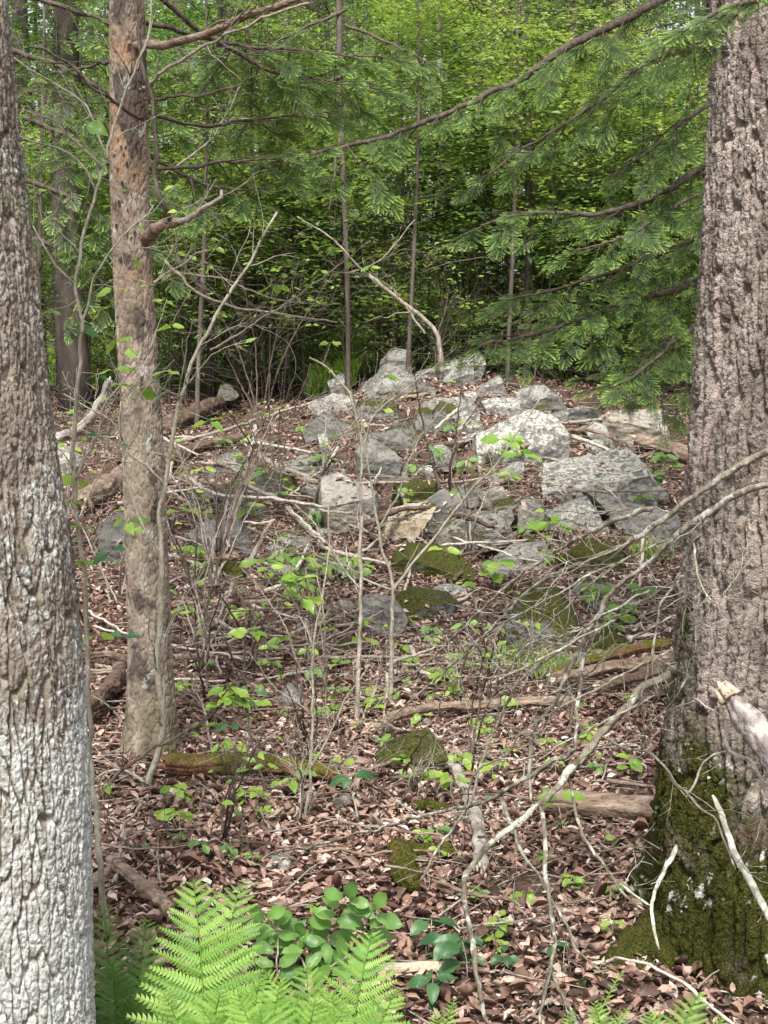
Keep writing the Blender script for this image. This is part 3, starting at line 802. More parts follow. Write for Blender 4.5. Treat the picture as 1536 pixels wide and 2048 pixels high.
    fa, fb, fc = wv[T[:, 0]], wv[T[:, 1]], wv[T[:, 2]]
    fn = np.cross(fb - fa, fc - fa); ar2 = np.linalg.norm(fn, axis=1) * 0.5
    up = (fn[:, 2] / (ar2 * 2 + 1e-12) > 0.6)
    nl = int(ar2[up].sum() * 130)
    if nl and up.any():
        pick = r.choice(np.nonzero(up)[0], nl, p=ar2[up] / ar2[up].sum())
        ROCKTOP.append((((fa + fb + fc) / 3)[pick], (fn / (ar2[:, None] * 2 + 1e-12))[pick]))
    o = build(name, V + c, T, MAT['rock'], None, smooth=True)
    o.data.set_sharp_from_angle(angle=math.radians(34))
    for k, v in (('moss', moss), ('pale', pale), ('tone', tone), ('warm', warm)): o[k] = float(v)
    if label: tag(o, label, 'rock', group)
    return o
_rk = 0
ROCKTOP = []

ROCKS = [
 ([(755,735),(769,713),(790,698),(815,702),(823,732),(807,739)], 'rounded grey boulder at the very top of the rock pile', dict(pale=.6, moss=.1)),
 ([(742,775),(771,738),(796,732),(821,748),(853,762),(877,778),(867,791),(793,791)], 'broad smooth grey rock just below the topmost boulder', dict(pale=.35, moss=0, top=.8)),
 ([(654,768),(681,746),(700,754),(701,778),(662,791)], 'pale whitish rock at the crest left of the topmost boulder', dict(pale=1, moss=0)),
 ([(842,743),(881,732),(963,707),(971,724),(968,732),(900,748),(853,753)], 'long white tilted slab at the crest touching the hemlock sprays', dict(pale=1, moss=0, thick=.5, top=1.4, crease=737, cuts=0)),
 ([(892,753),(908,735),(946,735),(949,753),(908,772)], 'blocky grey rock propped under the white tilted slab', dict(tone=.6)),
 ([(953,788),(968,770),(1000,751),(1008,775),(990,786),(968,794)], 'grey pointed rock poking from under hemlock sprays at the crest', dict(pale=.5)),
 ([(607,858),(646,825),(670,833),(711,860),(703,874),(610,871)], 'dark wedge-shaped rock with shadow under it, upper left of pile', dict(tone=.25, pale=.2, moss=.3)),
 ([(634,870),(651,866),(665,915),(646,912)], 'narrow pale stone standing upright below the dark wedge rock', dict(pale=.7, thick=.6)),
 ([(733,869),(755,860),(826,852),(836,896),(799,909),(760,905)], 'squarish dark block behind the triangular rock in mid pile', dict(tone=.45, pale=.2, moss=.35)),
 ([(711,899),(733,874),(766,888),(799,918),(790,950),(750,955),(717,930)], 'dark grey triangular rock behind the two slender sapling stems', dict(tone=.5, pale=.2, moss=.1)),
 ([(829,846),(842,830),(867,844),(864,868),(831,868)], 'small dark rounded stone beside the squarish dark block', dict(tone=.3, pale=.1)),
 ([(867,824),(881,803),(916,814),(908,846),(867,846)], 'moss-brown lumpy stone above the small dark rounded stone', dict(tone=.6, moss=.6)),
 ([(867,791),(883,784),(908,798),(963,789),(974,814),(914,817)], 'pale broken ledge stone below the white tilted slab', dict(pale=.9, moss=.2)),
 ([(580,923),(616,907),(689,923),(692,947),(640,953),(600,945)], 'flat mossy-edged slab above the big grey block, left of pile', dict(moss=.4, pale=.5, top=.8)),
 ([(900,862),(927,841),(968,850),(957,868),(908,871)], 'low pale stone among white-green plants left of the big pale boulder', dict(pale=.9)),
 ([(950,900),(952,870),(1012,840),(1069,815),(1115,838),(1138,866),(1138,891),(1103,905),(1046,930),(989,925)], 'large pale pitted boulder with a peaked top, dominating the pile', dict(pale=1, moss=.1, thick=.6, top=.7, crease=905, cuts=1)),
 ([(997,946),(1023,926),(1049,923),(1043,957),(1003,954)], 'grey square-faced stone under the large pale pitted boulder', dict(tone=.8)),
 ([(1034,780),(1086,769),(1126,809),(1095,825),(1037,817)], 'grey slab leaning behind the peak of the large pale boulder', dict(pale=.5, tone=.7)),
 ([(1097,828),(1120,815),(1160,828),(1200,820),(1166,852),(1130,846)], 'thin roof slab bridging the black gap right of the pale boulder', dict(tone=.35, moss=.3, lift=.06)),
 ([(960,802),(994,795),(1032,795),(1034,825),(1003,831),(966,817)], 'whitish cracked rock behind the left shoulder of the pale boulder', dict(pale=1)),
 ([(1166,862),(1189,843),(1212,852),(1223,880),(1178,882)], 'small pale boulder right of the black gap', dict(pale=.7, warm=.1)),
 ([(1195,842),(1218,823),(1318,817),(1330,866),(1246,878),(1218,872)], 'long pinkish-grey boulder beneath the lowest hemlock sprays', dict(pale=.5, warm=.35, thick=.5)),
 ([(1166,888),(1189,878),(1223,886),(1212,905),(1172,900)], 'squat grey stone just above the flat slab', dict()),
 ([(1083,938),(1126,906),(1160,892),(1246,900),(1298,943),(1305,960),(1246,994),(1138,1000),(1089,968)], 'thick flat-topped slab with white lichen rim beside the massive trunk', dict(pale=1, moss=.1, thick=.9, top=2.2, crease=968, cuts=0)),
 ([(640,1012),(645,960),(672,952),(720,965),(755,990),(757,1025),(730,1066),(697,1071),(650,1052)], 'big blue-grey block with tan broken face in the pile centre', dict(pale=.3, warm=.15, moss=.05, top=1.0, crease=1005, cuts=2)),
 ([(614,1033),(631,1009),(645,1028),(648,1055),(620,1063)], 'small upright grey stone against the big blue-grey block', dict(tone=.8)),
 ([(768,1077),(779,1023),(833,1001),(872,1012),(861,1028),(814,1066),(779,1090)], 'tan and white slab with a black-spotted front edge in pile centre', dict(pale=.8, warm=.8, thick=.6, top=1.3, crease=1040, cuts=1)),
 ([(833,1003),(855,987),(883,985),(915,965),(935,985),(926,1052),(888,1052),(850,1044)], 'dark slate-grey peaked rock joined to the tan and white slab', dict(tone=.6, pale=.15, moss=0, cuts=2)),
 ([(773,1135),(792,1113),(828,1091),(896,1097),(937,1124),(937,1148),(861,1159),(787,1159)], 'broad mound of rock blanketed in green moss in the middle ground', dict(moss=1.0, pale=.1, top=.9)),
 ([(722,1195),(751,1187),(787,1198),(812,1231),(790,1268),(751,1276),(728,1258)], 'blue-grey angular boulder behind the two slender sapling stems lower down', dict(pale=.3, moss=.05, top=.6, crease=1215)),
 ([(792,1194),(822,1181),(888,1187),(913,1206),(910,1230),(833,1238),(792,1222)], 'mossy brown rock touching the right side of the angular blue-grey boulder', dict(moss=.7, tone=.6)),
 ([(858,1183),(880,1170),(930,1176),(938,1189),(888,1192)], 'flat whitish stone on top behind the mossy brown rock', dict(pale=1)),
 ([(545,1090),(570,1075),(623,1082),(627,1108),(570,1112)], 'pale cracked slab among fallen sticks left of the pile centre', dict(pale=.9, moss=.2, top=1.0)),
 ([(535,1134),(570,1128),(612,1136),(616,1162),(560,1166)], 'low grey stone half hidden by bright seedling leaves', dict(pale=.5, moss=.3)),
 ([(1181,999),(1246,1009),(1318,1026),(1361,1042),(1355,1070),(1318,1058),(1246,1043),(1203,1034)], 'dark overhanging slab below the flat-topped slab', dict(tone=.6, thick=.8, lift=.03, top=.9, pale=.3)),
 ([(1095,1031),(1143,1009),(1178,1000),(1206,1042),(1166,1068),(1097,1057)], 'crumbly pale rock left of the dark overhanging slab', dict(pale=.8, moss=.2)),
 ([(1143,1099),(1172,1079),(1226,1085),(1249,1122),(1235,1151),(1189,1145)], 'moss-topped stone beneath the dark overhanging slab', dict(moss=.9, tone=.6)),
 ([(1000,1124),(1032,1097),(1098,1085),(1092,1111),(1010,1136)], 'smooth flat grey slab behind bright seedlings right of centre', dict(pale=.4, top=1.2)),
 ([(1010,1250),(1034,1198),(1075,1178),(1120,1189),(1157,1248),(1134,1291),(1075,1306),(1015,1291)], 'large mossy boulder streaked with pale lichen above the grass tuft', dict(moss=.7, pale=.9, top=.6)),
 ([(1183,1291),(1218,1260),(1262,1290),(1252,1308),(1190,1311)], 'low dark mossy stone right of the large mossy boulder', dict(moss=.9, tone=.4)),
 ([(900,1042),(950,1020),(985,1025),(1010,1047),(960,1062)], 'low ledge of grey rock right of the slate-grey peak', dict(moss=.3)),
 ([(752,1512),(790,1482),(830,1470),(880,1490),(907,1522),(880,1547),(762,1552)], 'dark green mossy rock under the long fallen pole in front', dict(moss=1.0, tone=.35, pale=.3)),
 ([(555,1402),(575,1370),(600,1375),(610,1412),(575,1422)], 'small grey pointed stone beside the leafy twig cluster', dict(pale=.4)),
 ([(540,1715),(560,1708),(585,1716),(586,1738),(556,1742)], 'small pale chip of stone lying in the leaves above the ferns', dict(pale=.8, thick=.7)),
 ([(663,1602),(690,1590),(716,1600),(714,1626),(672,1630)], 'pinkish-brown stone in the leaves left of the mossy dark rock', dict(warm=.3, pale=.3, tone=.8)),
 ([(111,892),(133,894),(160,930),(150,954),(112,948)], 'pale boulder just right of the lichen-crusted trunk', dict(pale=1)),
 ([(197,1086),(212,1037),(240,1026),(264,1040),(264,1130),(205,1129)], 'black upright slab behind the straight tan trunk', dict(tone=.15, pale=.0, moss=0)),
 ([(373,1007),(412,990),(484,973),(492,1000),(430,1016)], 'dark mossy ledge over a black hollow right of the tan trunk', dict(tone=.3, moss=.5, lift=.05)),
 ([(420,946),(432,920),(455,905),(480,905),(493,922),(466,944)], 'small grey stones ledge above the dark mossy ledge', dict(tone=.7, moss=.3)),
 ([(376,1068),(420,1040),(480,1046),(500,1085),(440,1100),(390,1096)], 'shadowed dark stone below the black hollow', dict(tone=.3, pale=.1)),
 ([(195,962),(215,950),(236,950),(238,968),(205,976)], 'white stone lying behind the tan trunk on its left', dict(pale=1, tone=1)),
 ([(640,800),(668,788),(716,800),(712,822),(660,826)], 'low whitish stone under the crest on its left', dict(pale=.9, moss=.3)),
 ([(716,812),(745,796),(790,806),(794,832),(740,838)], 'mossy pale stone below the broad smooth grey rock', dict(pale=.7, moss=.5)),
 ([(905,836),(930,822),(960,828),(958,846),(915,850)], 'small lichen-white stone right of the moss-brown lumpy stone', dict(pale=1)),
 ([(790,975),(830,958),(872,966),(880,990),(830,1000)], 'mossy flat stone between the triangular rock and the slate peak', dict(moss=.9, tone=.7)),
 ([(500,960),(540,944),(590,955),(600,985),(540,992)], 'brown mossy stone left of the big blue-grey block', dict(moss=.6, tone=.5)),
 ([(1218,1005),(1250,985),(1300,990),(1320,1012),(1260,1022)], 'small wedge of stone packed under the flat-topped slab', dict(tone=.4)),
 ([(400,1135),(440,1118),(486,1128),(490,1160),(420,1168)], 'greenish low stone below the seedlings beside the tan trunk', dict(moss=.7, tone=.5)),
 ([(1380-240,1178),(1170,1160),(1215,1168),(1226,1192),(1160,1200)], 'half-buried grey stone left of the lichened dead limb', dict(pale=.5, moss=.4)),
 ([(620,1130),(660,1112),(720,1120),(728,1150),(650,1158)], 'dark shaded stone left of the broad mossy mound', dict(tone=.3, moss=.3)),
]
for poly, lab, kw in ROCKS:
    rock(poly, lab, **kw)

# moss hummocks lying in the leaves, lower right of centre
def hummock(label, paths):
    a = Acc()
    for pts, w in paths:
        Q = np.array([ground(*p) for p in pts]); d = Q[0][1]; r = w * m_per_px(d) / 2
        path = spline(Q, 0.010, wob=0.01, seed=pts[0][0]); n = len(path); u = np.linspace(0, 1, n)
        rr = r * np.sqrt(np.clip(np.minimum(u, 1 - u) * 5, 0.02, 1))
        V, T = tube(path, rr, 30, 0.5, pts[0][0] * 0.1)
        V[:, 2] += r * 0.75
        V = V + 0.35 * r * fbm3(V[:, 0] * 30, V[:, 1] * 30, V[:, 2] * 30, 4, 5)[:, None] * np.array([0.3, -0.5, 1])
        a.add(V, T)
    V, T, _ = a.get()
    tag(build('moss_hummock', V, T, MAT['moss']), label, 'moss')
hummock('bright olive moss hummock rising from the leaves', [([(800,1700),(808,1745),(830,1800)], 52), ([(800,1715),(860,1722),(925,1722)], 38)])
hummock('small flat moss cushion above the olive moss hummock', [([(812,1632),(850,1626),(905,1632)], 26)])

# small stones strewn through the pile
for i in range(64):
    py = rng.uniform(770, 1330) if i % 3 == 0 else rng.uniform(765, 1080); px = rng.uniform(370, 1330) if i % 3 == 0 else rng.normal(880, 190)
    if px < 560 and py > 1150: continue
    s = rng.uniform(7, 20) * (0.75 + (py - 780) / 700)
    k = int(rng.integers(6, 9)); an = np.sort(rng.uniform(0, 6.28, k)) + np.linspace(0, 6.28, k) * 0.0
    an = np.linspace(0, 6.28, k, endpoint=False) + rng.uniform(-0.3, 0.3, k)
    poly = [(px + math.cos(a) * s * 1.25, py - s * 0.3 + math.sin(a) * s * rng.uniform(0.55, 0.85)) for a in an]
    mo, pa, to = float(rng.uniform(0, .7)), float(rng.uniform(.2, 1)), float(rng.uniform(.4, 1))
    adj = ('mossy' if mo > .5 else 'pale' if pa > .7 and to > .6 else 'dark' if to < .6 else 'grey')
    rock(poly, where(px, py, 'small ' + adj, 'stone') or 'small lichened stone half buried in leaves on the rocky slope', thick=1.0, moss=mo, pale=pa, tone=to, warm=float(rng.uniform(0, .3)), name='stone', sub=9, cuts=5, group='small stones strewn through the rock pile')

def rock_leaves():
    q = np.concatenate([a for a, _ in ROCKTOP]); n = np.concatenate([b for _, b in ROCKTOP]); N = len(q)
    keep = vn3(q[:, 0] * 3, q[:, 1] * 3, q[:, 2] * 3, 5) > 0.05
    q, n = q[keep], n[keep]; N = len(q)
    n = n + rng.normal(0, 0.3, (N, 3)); n /= np.linalg.norm(n, axis=1, keepdims=True)
    u = np.cross(n, rng.normal(size=(N, 3))); u /= np.linalg.norm(u, axis=1, keepdims=True); v = np.cross(n, u)
    L = rng.uniform(0.03, 0.07, N)[:, None]; W = L * rng.uniform(0.18, 0.3, (N, 1))
    q = q + n * 0.008
    V = np.stack([q - v * L / 2, q - u * W + n * W * 0.5, q, q + u * W + n * W * 0.5, q + v * L / 2], 1).reshape(-1, 3)
    T = (np.arange(N)[:, None, None] * 5 + np.array([[0, 2, 1], [0, 3, 2], [1, 2, 4], [2, 3, 4]])[None]).reshape(-1, 3)
    o = build('leaf_litter', V, T, MAT['dry'], smooth=True, attrs={'rnd': np.repeat(rng.beta(1.5, 1.8, N), 5)}, origin=(0, 0, 0))
    tag(o, 'dead leaves caught on top of the piled rocks', 'leaf litter', kind='stuff')

# ------------------------------------------------------------------ logs and fallen sticks
rock_leaves()
def on_ground(pts, r, lift=0.0):
    out = []
    for px, py in pts:
        g = ground(px, py + r * 0.0)
        out.append(g + np.array([0, 0, r * 0.85 + 0.018 + lift]))
    return np.array(out)

def log(name, label, pts, w0, w1, mat, cat='log', wob=0.02, rough=0.45, sides=16, lift=0.0, ends='wood_pale', group=None, d=None, knots=0, step=0.03):
    d0 = ground(*pts[0])[1] if d is None else d
    r0, r1 = w0 * m_per_px(d0) / 2, w1 * m_per_px(d0) / 2
    if d is None: Q = on_ground(pts, r0, lift)
    else: Q = np.array([P(x, y, d) for x, y in pts])
    path = spline(Q, step, wob=wob * 0.6, seed=len(name) + pts[0][0])
    t = thing(name, path.mean(0), label, cat, group)
    V, T = tube(path, np.linspace(r0, r1, len(path)) * (1 + 0.12 * vn2(np.arange(len(path)) * 0.23, np.full(len(path), pts[0][0] * 0.1), 4)), sides if sides < 10 else 30, rough, pts[0][0] * 0.013, True, 0.3 if sides > 10 else 0.0)
    # long grain grooves
    V = V + (fbm3(V[:, 0] * 14, V[:, 1] * 14, V[:, 2] * 60, 3, 3) * r0 * 0.12)[:, None] * np.array([0, -0.5, 1.0])
    build('bole', V, T, MAT[mat], t)
    for e, k in ((0, 1), (-1, -2)):
        ax = norm(path[e] - path[k]); r = r0 if e == 0 else r1
        if r > 0.012 and ends:
            a = Acc()
            for q in range(5):   # splintered end
                th = q * 1.256 + rng.uniform(-.3, .3); s = norm(np.cross(ax, rdir()))
                b0 = path[e] + s * r * 0.45
                V2, T2 = tube(np.array([b0 - ax * r, b0 + ax * r * rng.uniform(0.3, 1.4)]), [r * 0.42, r * 0.12], 5)
                a.add(V2, T2)
            V2, T2, _ = a.get(); build('broken_end', V2, T2, MAT[ends], t)
    for q in range(knots):
        i = int(rng.uniform(0.15, 0.85) * (len(path) - 1)); s = norm(np.cross(norm(path[-1] - path[0]), rdir()) + [0, -0.3, 0.5])
        V2, T2 = tube(spline([path[i], path[i] + s * r0 * 2.2], n=5, wob=0.004), np.linspace(r0 * 0.4, r0 * 0.2, 5), 6)
        build('branch_stub', V2, T2, MAT[mat], t)
    return t

log('fallen_log', 'thick dark rotten log on the slope just right of the tan trunk, upper one', [(325,880),(400,842),(500,798)], 36, 26, 'log_dark', ends='log')
log('fallen_log', 'split dark log below the upper rotten log right of the tan trunk', [(320,945),(400,912),(497,884)], 26, 18, 'log_dark', ends='log')
log('fallen_log', 'stout brown log leaning behind the tan trunk on its left', [(165,1030),(205,1000),(262,962)], 46, 40, 'log', ends='wood_pale')
log('fallen_log', 'second brown log under the stout one left of the tan trunk', [(150,1000),(200,972),(250,948)], 26, 22, 'log_dark')
log('fallen_limb', 'pale bent limb rising between the lichen-crusted trunk and the tan trunk', [(105,880),(150,862),(182,838),(205,795),(218,760)], 20, 14, 'bark_pale', 'limb', d=11.5)
log('fallen_log', 'long slender bark-stripped pole across the ground above the mossy dark rock', [(745,1498),(825,1465),(992,1447),(1142,1443)], 20, 24, 'log', wob=0.01, knots=1, lift=0.05)
log('fallen_log', 'smooth brown log resting against the massive trunk', [(1105,1422),(1200,1398),(1335,1378)], 26, 30, 'log', lift=0.09)
log('fallen_log', 'grey mossy log just behind the smooth brown log', [(1100,1398),(1200,1366),(1330,1335)], 20, 26, 'log_moss', lift=0.08)
log('fallen_log', 'rotten reddish log over a black hollow beside the massive trunk', [(1195,1462),(1260,1440),(1340,1412)], 24, 34, 'log_dark', lift=0.14)
log('fallen_log', 'split pinkish-brown log half hidden by the massive trunk', [(1095,1640),(1200,1652),(1330,1660)], 52, 58, 'log', wob=0.004, rough=0.18)
log('fallen_log', 'pale birch-like log lying end-on in the leaves in front', [(895,1542),(935,1612),(955,1680),(962,1768)], 24, 26, 'bark_pale', knots=1)
log('fallen_log', 'crumbling orange-brown log grown with moss in front of the tan trunk', [(335,1566),(430,1570),(560,1565),(665,1590)], 40, 30, 'log_moss', wob=0.03, ends='log_red', lift=0.02)
log('fallen_log', 'dead grey log end poking out behind the tallest fern', [(225,1772),(270,1806),(340,1868)], 28, 24, 'log', lift=0.03)
log('fallen_log', 'short brown log touching the lichen-crusted trunk above the ferns', [(170,1802),(205,1790),(240,1772)], 26, 30, 'log')
log('fallen_log', 'short pale barkless log at the bottom beside the ferns', [(765,1962),(825,1962),(890,1958)], 24, 20, 'wood_pale', wob=0.004)
log('fallen_limb', 'dark crooked branch lying over the broad mossy mound', [(722,1122),(770,1104),(806,1092),(865,1084)], 13, 8, 'log_dark', 'limb', lift=0.2)
log('fallen_limb', 'dark branch stretching right from the broad mossy mound', [(903,1092),(940,1102),(990,1120)], 15, 12, 'log_dark', 'limb', lift=0.18)
log('fallen_log', 'dark curved log end beside the foot of the tan trunk', [(168,1472),(212,1428),(232,1402),(242,1375)], 34, 30, 'log_dark', lift=0.05)
log('fallen_limb', 'straight grey limb across the gap left of the tan trunk foot', [(165,1376),(262,1380)], 13, 12, 'log', 'limb', lift=0.05)
log('fallen_limb', 'brown limb above the straight grey limb left of the tan trunk', [(165,1345),(210,1340),(262,1350)], 16, 14, 'log_dark', 'limb', lift=0.04)
log('fallen_limb', 'thin straight pole right of the tan trunk at seedling height', [(352,1224),(455,1226),(570,1222)], 9, 7, 'log', 'limb', wob=0.005, lift=0.03)
log('fallen_log', 'short brown log touching the tan trunk on its right', [(340,1274),(400,1268),(455,1258)], 22, 18, 'log_dark')
log('fallen_limb', 'pale straight stick on the leaves right of the tan trunk', [(350,1338),(430,1332),(525,1328)], 9, 6, 'log', 'limb', wob=0.008, lift=0.03)
log('fallen_log', 'rough grey log end between the flat-topped slab and the massive trunk', [(1272,896),(1325,912),(1385,932)], 28, 34, 'log')
log('fallen_log', 'reddish rotten log left of the large pale boulder', [(850,908),(900,900),(945,892)], 14, 18, 'log_dark', ends='log_red')
log('fallen_limb', 'short smooth stick below the broad smooth grey rock', [(806,804),(835,800),(865,792)], 10, 8, 'log', 'limb')
log('fallen_limb', 'bleached stick leaning on the angular blue-grey boulder', [(682,1312),(705,1262),(728,1205)], 9, 8, 'twig_pale', 'limb', d=8.1)
log('fallen_limb', 'bleached upright stick among seedlings right of the tan trunk', [(420,1175),(424,1125),(428,1080)], 10, 8, 'twig_pale', 'limb', d=9.0)
log('fallen_limb', 'crossed grey stick leaning left of the pile centre', [(478,1160),(510,1100),(540,1045)], 11, 8, 'twig', 'limb', d=9.0)
log('fallen_limb', 'crooked grey branch running down towards the big blue-grey block', [(512,940),(540,965),(585,985),(632,1012)], 11, 8, 'twig', 'limb', lift=0.12)
log('fallen_limb', 'long pale branch over the black hollow right of the tan trunk', [(372,1010),(410,1040),(455,1052),(545,1060),(645,1075)], 8, 5, 'twig_pale', 'limb', lift=0.18)
log('fallen_limb', 'thin branch propped over the shadowed dark stone', [(490,1020),(560,1052),(645,1075),(700,1085)], 8, 5, 'twig', 'limb', lift=0.16)
log('fallen_limb', 'forked bleached branch on the leaves in the middle', [(820,1320),(835,1345),(838,1368),(880,1385)], 11, 7, 'twig_pale', 'limb', lift=0.03)
log('fallen_limb', 'bowed stick lying over the large pale boulder foot and flat slab', [(1040,936),(1085,915),(1150,895),(1205,905),(1235,918)], 8, 6, 'log', 'limb', lift=0.12)
log('fallen_limb', 'long thin pole sloping down the mound behind the tan trunk', [(345,905),(430,885),(540,850),(645,818)], 7, 5, 'twig', 'limb', lift=0.06)
log('fallen_limb', 'stick lying low across the front left leaves', [(180,1605),(240,1598),(330,1588)], 9, 7, 'log_dark', 'limb')
log('fallen_limb', 'pale stick lying across leaves under the mossy log', [(230,1810),(250,1700),(290,1650)], 8, 6, 'twig', 'limb', lift=0.04)
log('fallen_limb', 'thin bleached stick standing up at the bottom right of centre', [(1005,1990),(1018,1958),(1030,1940)], 8, 6, 'twig_pale', 'limb', d=3.5)
for i in range(190):
    px, py = (rng.uniform(200, 1300), (rng.uniform(960, 1940) if i % 2 else rng.uniform(860, 1420))) if i < 110 else (rng.uniform(320, 760), rng.uniform(900, 1330))
    L = rng.uniform(50, 230) * (0.5 + py / 2000); th = rng.normal(0.1, 0.8 if i % 3 else 1.6)
    pts = [(px + math.cos(th) * L * q, py + math.sin(th) * L * q * 0.45) for q in (-.5, 0.05, .5)]
    if max(p[1] for p in pts) > 2040: continue
    adj = ('grey', 'brown', 'bleached', 'dark rotten')[i % 4]
    log('fallen_stick', where(px, py, ('long ' if L > 170 else 'short ' if L < 90 else '') + adj, 'stick') or 'thin dead stick lying loose on the dead leaves', pts, rng.uniform(5, 10), rng.uniform(3, 5), ('twig', 'log', 'twig_pale', 'log_dark')[i % 4], 'stick', lift=rng.uniform(0.01, 0.05) if i % 3 else rng.uniform(0.04, 0.16), ends=None, group='thin sticks scattered over the leaves', sides=6, rough=0.15)

# ------------------------------------------------------------------ leaf meshes
def leaf_mesh(name, mat, wide=0.5, kind='ovate', seed=0, segs=6):
    r = np.random.default_rng(seed)
    t = np.linspace(0, 1, segs + 1)
    if kind == 'ovate': w = np.sin(np.pi * t ** 0.8) ** 0.9 * wide * 0.5
    elif kind == 'obov': w = np.sin(np.pi * t ** 1.25) ** 0.85 * wide * 0.5
    else: w = np.sin(np.pi * t) * wide * 0.5
    w = w * (1 + 0.10 * r.normal(size=len(t)))
    w[0] = 0.008; w[-1] = 0.004
    bend = -0.22 * t ** 2 + 0.05 * np.sin(t * 7 + seed)
    V = []
    for i, tt in enumerate(t):
        e = 0.20 * w[i] * (1 + 0.6 * math.sin(i * 2.3 + seed))
        V += [(-w[i], tt, bend[i] + e), (-w[i] * .5, tt, bend[i] + e * .35), (0, tt, bend[i] - 0.01), (w[i] * .5, tt, bend[i] + e * .35), (w[i], tt, bend[i] + e)]
    V = np.array(V); T = []
    for i in range(segs):
        for j in range(4):
            a = i * 5 + j; T += [(a, a + 1, a + 6), (a, a + 6, a + 5)]
    # short petiole
    V2, T2 = tube(np.array([[0, -0.16, 0.03], [0, -0.08, 0.015], [0, 0.02, -0.005]]), [0.010, 0.009, 0.008], 4)
    T = np.concatenate([np.array(T), T2 + len(V)]); V = np.concatenate([V, V2])
    return mesh_np(name, V, T, MAT[mat])

LEAF = {'bright': [leaf_mesh('leaf', 'leaf_bright', 0.55, 'ovate', 1), leaf_mesh('leaf', 'leaf_bright', 0.48, 'obov', 2), leaf_mesh('leaf', 'leaf_bright', 0.62, 'ovate', 3)],
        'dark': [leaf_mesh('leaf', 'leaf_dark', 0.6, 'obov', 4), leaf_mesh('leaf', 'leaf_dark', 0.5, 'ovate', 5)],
        'shrub': [leaf_mesh('leaf', 'leaf_shrub', 0.58, 'ellip', 6), leaf_mesh('leaf', 'leaf_shrub', 0.52, 'ovate', 7)]}

def leaf_at(parent, tone, base, y, z, size):
    me = LEAF[tone][int(rng.integers(len(LEAF[tone])))]
    return link('leaf', me, parent, mat4(frame(y, z), np.asarray(base) + norm(y) * size * 0.15, size))

def leaf_cluster(parent, c, size, n, tone='bright', flat=0.6):
    a0 = rng.uniform(0, 6.28)
    for i in range(n):
        a = a0 + i * 2.4 + rng.uniform(-.4, .4)
        y = norm([math.cos(a), math.sin(a) * 0.8, rng.uniform(-0.45, 0.25)])
        z = norm([rng.normal(0, .35), -0.55 + rng.normal(0, .3), flat + 0.3])
        leaf_at(parent, tone, c, y, z, size * rng.uniform(0.65, 1.15))

# ------------------------------------------------------------------ shrubs and saplings (traced stems)
def shrub(name, label, stems, leaves, d, cat='sapling', mat='stem', tw=(8, 0.12, 0.4), extra_leaves=0, lsize=0.05, tone='bright'):
    """stems: lists of ((px,py[,d]) ..., w0px, w1px)"""
    paths = []
    for pts, w0, w1 in stems:
        Q = [P(p[0], p[1], p[2] if len(p) > 2 else d) for p in pts]
        paths.append((spline(Q, 0.03, wob=0.008, seed=pts[0][0]), w0 * m_per_px(d) / 2, w1 * m_per_px(d) / 2))
    t = thing(name, paths[0][0][0], label, cat)
    allp = []
    for path, r0, r1 in paths:
        a = Acc()
        V, T = tube(path, np.linspace(r0, max(r1, 0.0012), len(path)), 7, 0.15, r0 * 300); a.add(V, T)
        tips = twigs(a, path, r0 * 0.6, int(tw[0] * rng.uniform(0.7, 1.2)), tw[1], tw[2], 2, tmin=0.25)
        V, T, _ = a.get(); build('stem', V, T, MAT[mat], t)
        allp.append(path)
        rng.shuffle(tips)
        for tp in tips[:extra_leaves]:
            leaf_cluster(t, tp, lsize * rng.uniform(0.7, 1.1), int(rng.integers(1, 3)), tone)
    pts = np.concatenate(allp)
    for px, py, s, n, tn in leaves:
        c = P(px, py, d); c[1] += rng.uniform(-.05, .05)
        k = np.argmin(np.linalg.norm((pts - c) * [1, 0.2, 1], axis=1)); q = pts[k]
        L = np.linalg.norm(q - c)
        if L > 0.01:
            tn0 = spline([q, (q + c) / 2 + rdir(L * 0.12), c], n=8, wob=0.004)
            V, T = tube(tn0, np.linspace(0.0016, 0.0010, 8), 5); build('twig', V, T, MAT[mat], t)
        leaf_cluster(t, c, s * m_per_px(d), n, tn)
    return t

shrub('sapling', 'slender sapling climbing in front of the tan trunk with a forked olive stem',
      [([(345,1860,5.0),(350,1765,5.0),(333,1720,5.0),(305,1648),(295,1569),(313,1517),(325,1454),(321,1378),(315,1311),(321,1232),(323,1112),(319,1026),(330,973),(341,901),(355,830),(380,740),(415,665),(450,600),(500,525),(555,425)], 17, 5),
       ([(295,1569),(262,1545),(225,1540),(180,1560)], 9, 3), ([(323,1112),(290,1060),(262,1000),(245,900),(240,800)], 7, 3), ([(330,973),(300,940),(255,900),(220,840),(130,790)], 6, 2)],
      [(285,775,62,2,'bright'),(310,762,46,1,'dark'),(230,740,44,2,'bright'),(255,700,40,2,'bright'),(420,840,36,3,'bright'),(250,1045,42,3,'bright'),(290,1055,34,2,'bright'),(420,530,26,1,'bright'),(345,785,28,1,'dark'),(360,1655,52,3,'bright'),(245,1275,34,2,'dark')],
      5.0, tw=(13, 0.15, 0.5), extra_leaves=3)
